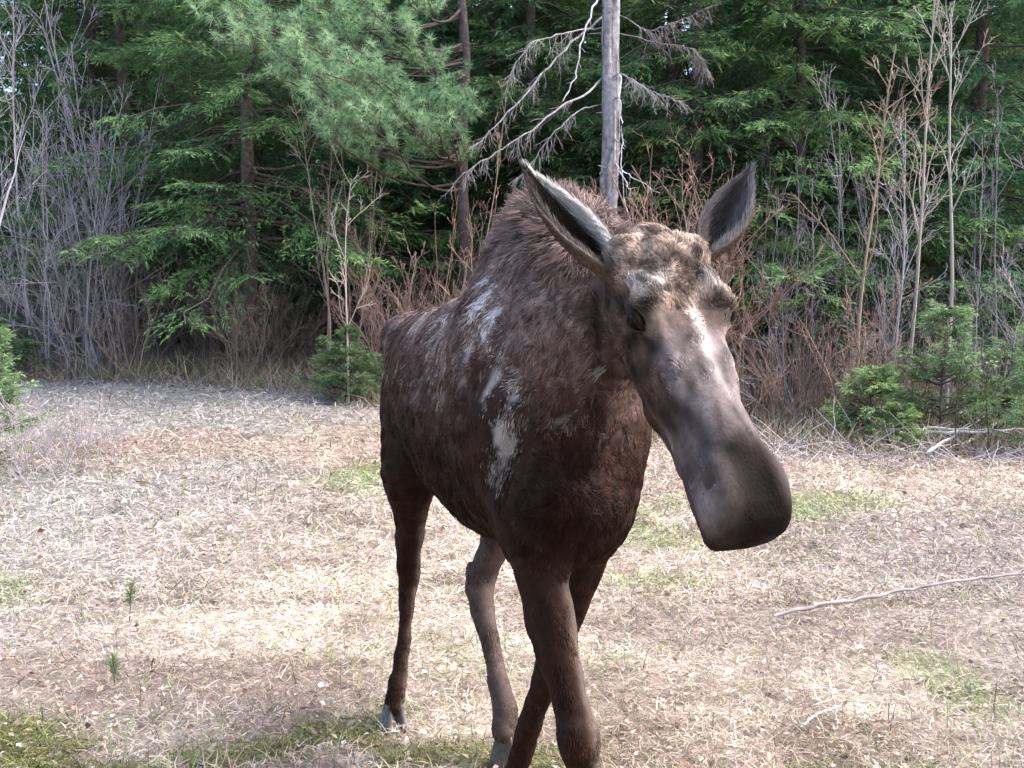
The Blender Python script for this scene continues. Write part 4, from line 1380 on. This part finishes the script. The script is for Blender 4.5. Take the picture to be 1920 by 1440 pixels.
# ---- coat: real hair strands over the body
def fur(count, seed):
    rs = np.random.RandomState(seed)
    a, b, c, d = (BV[BQ[:, i]] for i in range(4))
    ar = np.linalg.norm(np.cross(c - a, d - b), axis=1)
    cen = (a + c) * .5
    vis = 1.0 + 1.6 * (((_C - cen) * norm(np.cross(c - a, d - b))).sum(1) > 0)
    head = ((cen - HO) @ HA > -.1) & (np.linalg.norm(cen - HO - HA * .3, axis=1) < .5)
    wt = ar * vis * np.where(head, 2.4, np.where(cen[:, 2] < .95, 1.6, 1.0))
    fi = rs.choice(len(BQ), count, p=wt / wt.sum())
    u, v = rs.rand(count, 1), rs.rand(count, 1)
    q = BQ[fi]
    bl = lambda A: (A[q[:, 0]] * (1 - u) + A[q[:, 1]] * u) * (1 - v) + (A[q[:, 3]] * (1 - u) + A[q[:, 2]] * u) * v
    P = bl(BV)
    Nn = norm(bl(BN))
    global BNQ
    BNQ = Nn
    w, legs = coat_fields(P)
    colr = coat_colour(P + rs.normal(0, .0125, P.shape) * (1 - w[2])[:, None])
    hq = P - HO
    ha = hq @ HA
    hl = hq @ HL
    hu = hq @ HU
    trunk_s = (P - T0) @ HX
    # lie of the hair
    f_tr = np.broadcast_to(FL, P.shape)
    f_tr = f_tr + WZ * (.5 * sstep(1.55, 1.85, P[:, 2]))[:, None]
    f_nk = np.broadcast_to(norm(-HX * .6 - WZ * .6 - LX * .1), P.shape)
    f_hd = -HA[None] * 1.0 + np.sign(hl)[:, None] * HL * .35 - HU * .1
    swirl = n3(P, 9, 7)[:, None] * HL + n3(P, 9, 8)[:, None] * HA
    f_hd = f_hd + swirl * (.9 * (1 - sstep(.2, .3, ha)))[:, None]
    f_lg = np.broadcast_to(-WZ, P.shape)
    D = w[0][:, None] * f_tr + w[1][:, None] * f_nk + w[2][:, None] * f_hd + w[3][:, None] * f_lg
    cl = np.stack([n3(P, 11, 9), n3(P, 11, 10), n3(P, 11, 11)], 1)
    cell = np.floor(P * 62 + .8 * np.stack([n3(P, 30, 1), n3(P, 30, 2), n3(P, 30, 3)], 1)).astype(np.int64)
    hs = (cell @ np.array([73856093, 19349663, 83492791])) & 0xffff
    tab = np.random.RandomState(19).normal(0, 1, (65536, 4))[hs]
    D = D + tab[:, :3] * (.30 * (1 - .8 * w[3]))[:, None] + cl * (.38 * (1 - w[3]) * (1 - .6 * w[2]))[:, None] + rs.normal(0, .16, P.shape)
    D = norm(D - (D * Nn).sum(1, keepdims=True) * Nn)
    humpf = sstep(1.62, 1.86, P[:, 2]) * (1 - w[2])
    L = w[0] * .028 + w[1] * .034 + w[2] * .015 + w[3] * .017
    L = L + .040 * humpf
    L = np.where((ha > .40) & (w[2] > .5), .009, L)
    L = np.where((w[2] > .5) & (ha < .19) & (hu > -.06), .018, L)
    L = L * rs.uniform(.6, 1.25, count) * (1 + .3 * n3(P, 14, 12))
    lift = .20 + .55 * humpf + .12 * n3(P, 13, 13) + .15 * ((w[2] > .5) & (ha < .2))
    lift = np.clip(lift, .08, .9)
    n = 4
    pts = np.zeros((count, n, 3), np.float32)
    pts[:, 0] = P - Nn * .002
    dd = norm(D + Nn * lift[:, None] * 1.6)
    g = np.array([0, 0, -1.0])
    for i in range(1, n):
        pts[:, i] = pts[:, i - 1] + dd * (L / (n - 1))[:, None]
        dd = norm(dd - Nn * (.28 * (1 - .7 * humpf))[:, None] + g * .06)
    jit = rs.uniform(.7, 1.35, (count, 1)) * (1 + .30 * n3(P, 20, 14))[:, None] * np.clip(1 + .30 * tab[:, 3:] * (1 - .6 * w[3][:, None]), .35, 1.9)
    root = colr * jit
    tip = root * 1.45 + .0012
    rad = np.where(w[2] > .5, .0007, .0010) * (1 + .5 * humpf)
    return pts, root, tip, rad, n


pts, root, tip, rad, n = fur(330000, 5)
cv = bpy.data.hair_curves.new('coat')
cv.add_curves([n] * len(pts))
cv.attributes['position'].data.foreach_set('vector', (pts - MLOC.astype(np.float32)).ravel())
ra = cv.attributes.get('radius') or cv.attributes.new('radius', 'FLOAT', 'POINT')
prof = np.array([1, .9, .7, .15])
ra.data.foreach_set('value', (rad[:, None] * prof[None]).astype(np.float32).ravel())
ca = cv.attributes.new('col', 'FLOAT_COLOR', 'POINT')
tt = np.linspace(0, 1, n)[None, :, None]
cc = np.ones((len(pts), n, 4), np.float32)
cc[:, :, :3] = np.clip(root[:, None, :] * (1 - tt) + tip[:, None, :] * tt, 0, .9)
ca.data.foreach_set('color', cc.ravel())
M_fur = mat_attr('fur', .65, .07)
cv.materials.append(M_fur)
coat = tag(obj('coat', cv, moose), kind='stuff')

# ---- eyes
def sphere(c, r, nu=20, nv=12, sc=(1, 1, 1)):
    th = np.linspace(0, np.pi, nv)
    ph = np.linspace(0, 2 * np.pi, nu, endpoint=False)
    V = np.stack([np.outer(np.sin(th), np.cos(ph)), np.outer(np.sin(th), np.sin(ph)), np.outer(np.cos(th), np.ones(nu))], -1) * r * np.array(sc) + c
    i = np.arange(nu * nv).reshape(nv, nu)
    F = np.stack([i[:-1], i[1:], np.roll(i[1:], -1, 1), np.roll(i[:-1], -1, 1)], -1).reshape(-1, 4)
    return V.reshape(-1, 3), F


M_eye = mat_attr('eye_gloss', .04, .04)
for sd in (-1, 1):
    V, F = sphere(hp(.190, .104 * sd, -.048), .028)
    e = obj('eye', mesh_np('eye', V - MLOC, [F], np.full((len(V), 3), .004), True, M_eye), moose)
    # eyelids: a lid fold above and a thin rim below
    m = MB()
    t = np.linspace(-1, 1, 9)
    for (du, th_, c_) in ((.023, .009, (.020, .013, .010)), (-.022, .0035, (.045, .030, .025))):
        arc = np.array([hp(.190 + .034 * x, (.106 + .024 * (1 - x * x)) * sd, -.048 + du * (1 - x * x)) for x in t])
        m.tube(arc - MLOC, th_ * (1.15 - .8 * t ** 2), np.array(c_), 8)
    obj('eyelid', m.mesh('eyelid', M_hide, True), moose)


# ---- ears: cupped leaves with a thick rim
def ear(base, tip_, opening, length_w, name_label, incol_up, incol_lo, open_bias=0.0, span=1.9, ucut=.5):
    ax = norm(tip_ - base)
    Ln = np.linalg.norm(tip_ - base)
    op = norm(opening - ax * (opening @ ax))
    sd = np.cross(ax, op)
    nu, nv = 64, 27
    u = np.linspace(0, 1, nu)
    prof_r = length_w * np.interp(u, [0, .08, .25, .45, .65, .82, .94, 1], [.42, .60, .92, 1.0, .86, .56, .25, .03])
    prof_r[3:-3] = np.convolve(prof_r, np.ones(7) / 7, 'valid')
    spanu = np.interp(u, [0, .15, .4, .8, 1], [2.65, 2.3, span, span * .75, span * .6])
    V = np.zeros((2, nu, nv, 3))
    Cc = np.zeros((2, nu, nv, 3))
    for i in range(nu):
        al = np.linspace(-spanu[i], spanu[i], nv) + open_bias
        bend = op * (-.10 * Ln * (u[i] ** 2)) * .5
        c = base + ax * Ln * u[i] + bend
        r = prof_r[i]
        wv = 1 + .05 * np.sin(al * 3 + u[i] * 6)
        ring = c + r * (-np.cos(al)[:, None] * op * .8 + np.sin(al)[:, None] * sd) * wv[:, None]
        inward = norm(c - ring)
        edge = np.abs(np.linspace(-1, 1, nv)) ** 6
        V[0, i] = ring
        V[1, i] = ring + inward * (.006 * (1 - edge) + .001)[:, None] * min(1, r / .02)
        tv = np.linspace(0, 1, nv)
        out = np.array([.085, .06, .048])
        rim = np.array([.36, .30, .27])
        e2 = np.abs(np.linspace(-1, 1, nv)) ** 22
        Cc[0, i] = out * (1 - e2[:, None] * .7) + rim * e2[:, None] * .7
        up = sstep(ucut, ucut + .14, tv)[:, None]
        inn = np.array(incol_lo) * (1 - up) + np.array(incol_up) * up  # inner hair, with sky light and hollow shade painted into its two tones
        Cc[1, i] = inn * (1 - e2[:, None] * .4) + rim * e2[:, None] * .4
    idx = np.arange(2 * nu * nv).reshape(2, nu, nv)
    Fs = []
    for k, flip in ((0, True), (1, False)):
        q = idx[k]
        f = np.stack([q[:-1, :-1], q[1:, :-1], q[1:, 1:], q[:-1, 1:]], -1).reshape(-1, 4)
        Fs.append(f[:, ::-1] if flip else f)
    for a_, b_ in ((idx[0, :, 0], idx[1, :, 0]), (idx[1, :, -1], idx[0, :, -1]), (idx[1, 0, :], idx[0, 0, :]), (idx[0, -1, :], idx[1, -1, :])):
        Fs.append(np.stack([a_[:-1], a_[1:], b_[1:], b_[:-1]], -1))
    o = obj('ear', mesh_np('ear', V.reshape(-1, 3) - MLOC, Fs, Cc.reshape(-1, 3), True, M_hide), moose)
    o['label'] = name_label
    # soft hair on the ear
    rs = np.random.RandomState(3)
    cnt = 15000
    k = rs.choice(2, cnt, p=[.55, .45])
    iu = rs.uniform(0, nu - 1.01, cnt)
    iv = np.where(rs.rand(cnt) < .25, np.where(rs.rand(cnt) < .5, rs.uniform(0, .9, cnt), rs.uniform(nv - 2, nv - 1.01, cnt)), rs.uniform(0, nv - 1.01, cnt))
    a0, b0 = iu.astype(int), iv.astype(int)
    fu, fv = (iu - a0)[:, None], (iv - b0)[:, None]
    g = lambda A: (A[k, a0, b0] * (1 - fu) + A[k, a0 + 1, b0] * fu) * (1 - fv) + (A[k, a0, b0 + 1] * (1 - fu) + A[k, a0 + 1, b0 + 1] * fu) * fv
    p = g(V)
    cl = g(Cc)
    c = base + ax * Ln * (iu / (nu - 1))[:, None]
    nrm = norm(p - c) * np.where(k == 0, 1, -1)[:, None]
    d = norm(ax * .9 + nrm * np.where(k == 0, .28, .45)[:, None] + rs.normal(0, .18, (cnt, 3)))
    Lh = np.where(k == 0, .011, .027) * rs.uniform(.5, 1.4, cnt)
    pp = np.stack([p, p + d * (Lh * .5)[:, None], p + norm(d + ax * .3) * Lh[:, None]], 1)
    hc = bpy.data.hair_curves.new('ear_hair')
    hc.add_curves([3] * cnt)
    hc.attributes['position'].data.foreach_set('vector', (pp - MLOC).astype(np.float32).ravel())
    r_ = hc.attributes.get('radius') or hc.attributes.new('radius', 'FLOAT', 'POINT')
    r_.data.foreach_set('value', np.tile(np.array([.0006, .0005, .0001], np.float32), cnt))
    a_ = hc.attributes.new('col', 'FLOAT_COLOR', 'POINT')
    q = np.ones((cnt, 3, 4), np.float32)
    q[:, :, :3] = (cl * rs.uniform(.7, 1.3, (cnt, 1)))[:, None, :]
    a_.data.foreach_set('color', q.ravel())
    hc.materials.append(M_fur)
    tag(obj('ear_hair', hc, o), kind='stuff')
    return o


ear(U(1158, 520, 2.47), U(992, 313, 2.52), np.array([.50, -.85, .15]), .057, 'ear turned sideways with a bright pale inner edge', (.80, .80, .78), (.035, .026, .022), 0, 1.9, .70)
ear(U(1320, 484, 2.52), U(1404, 322, 2.55), np.array([-.25, -.9, .1]), .054, 'ear turned forward showing its grey hollow', (.19, .185, .20), (.10, .095, .10))


# ---- hooves: two pointed toes each
M_hoof = mat_attr('hoof_horn', .45, .4, .4, 40)


def hoof(top, toe, pale):
    top = np.array(top)
    toe = np.array(toe)
    f = toe - top
    f[2] = 0
    f = norm(f)
    sdv = np.cross([0, 0, 1.], f)
    m = MB()
    for sd in (-1, 1):
        V = []
        nr = 8
        for j, t in enumerate(np.linspace(0, 1, nr)):
            c = top * (1 - t) + toe * t + sdv * sd * (.018 + .014 * t)
            ln = .030 + .030 * t
            wd = .016 + .006 * t
            for k in range(12):
                a = k / 12 * 2 * np.pi
                fx = math.cos(a) * ln * (1.35 if math.cos(a) > 0 else .8) - .02 * t
                fy = math.sin(a) * wd * (1 - .45 * max(0, math.cos(a)))
                V.append(c + f * fx + sdv * fy)
        V = np.array(V)
        V[:, 2] = np.maximum(V[:, 2], .002)
        i = np.arange(nr * 12).reshape(nr, 12)
        F = np.stack([i[:-1], np.roll(i[:-1], -1, 1), np.roll(i[1:], -1, 1), i[1:]], -1).reshape(-1, 4)
        tt_ = np.repeat(np.linspace(0, 1, nr), 12)[:, None]
        col = np.array([.05, .038, .032]) * (1 - tt_) + np.array(pale) * tt_
        m.add(V - MLOC, [F, i[-1][None], i[0][::-1][None]], col)
    obj('hoof', m.mesh('hoof', M_hoof, True), moose)


hoof(U(738, 1318, 3.94), (px_x(732, 3.9), 3.86, .01), (.18, .17, .17))
hoof(U(948, 1372, 3.57), (px_x(953, 3.5), 3.47, .01), (.10, .08, .07))
hoof(U(1102, 1725, 2.57), (px_x(1106, 2.5), 2.47, .01), (.10, .08, .07))
hoof(U(962, 1522, 3.2), (px_x(968, 3.1), 3.12, .01), (.10, .08, .07))
# small pale tuft hanging behind the cheek
rs = np.random.RandomState(2)
c0 = hit(1128, 690)
if c0 is None:
    c0 = U(1128, 690, 2.45)
tb = c0 + rs.normal(0, .006, (40, 3))
tp = grow(rs, tb, norm(np.broadcast_to(norm(np.array([-.7, -.45, -.55])), (40, 3)) + rs.normal(0, .14, (40, 3))), rs.uniform(.02, .05, 40), 4, .08)
m = MB()
m.tube(tp - MLOC, np.array([.0012, .001, .0008, .0002]), np.array([.42, .37, .33]), 3)
tag(obj('hair_tuft', m.mesh('hair_tuft', M_hide), moose), kind='stuff')
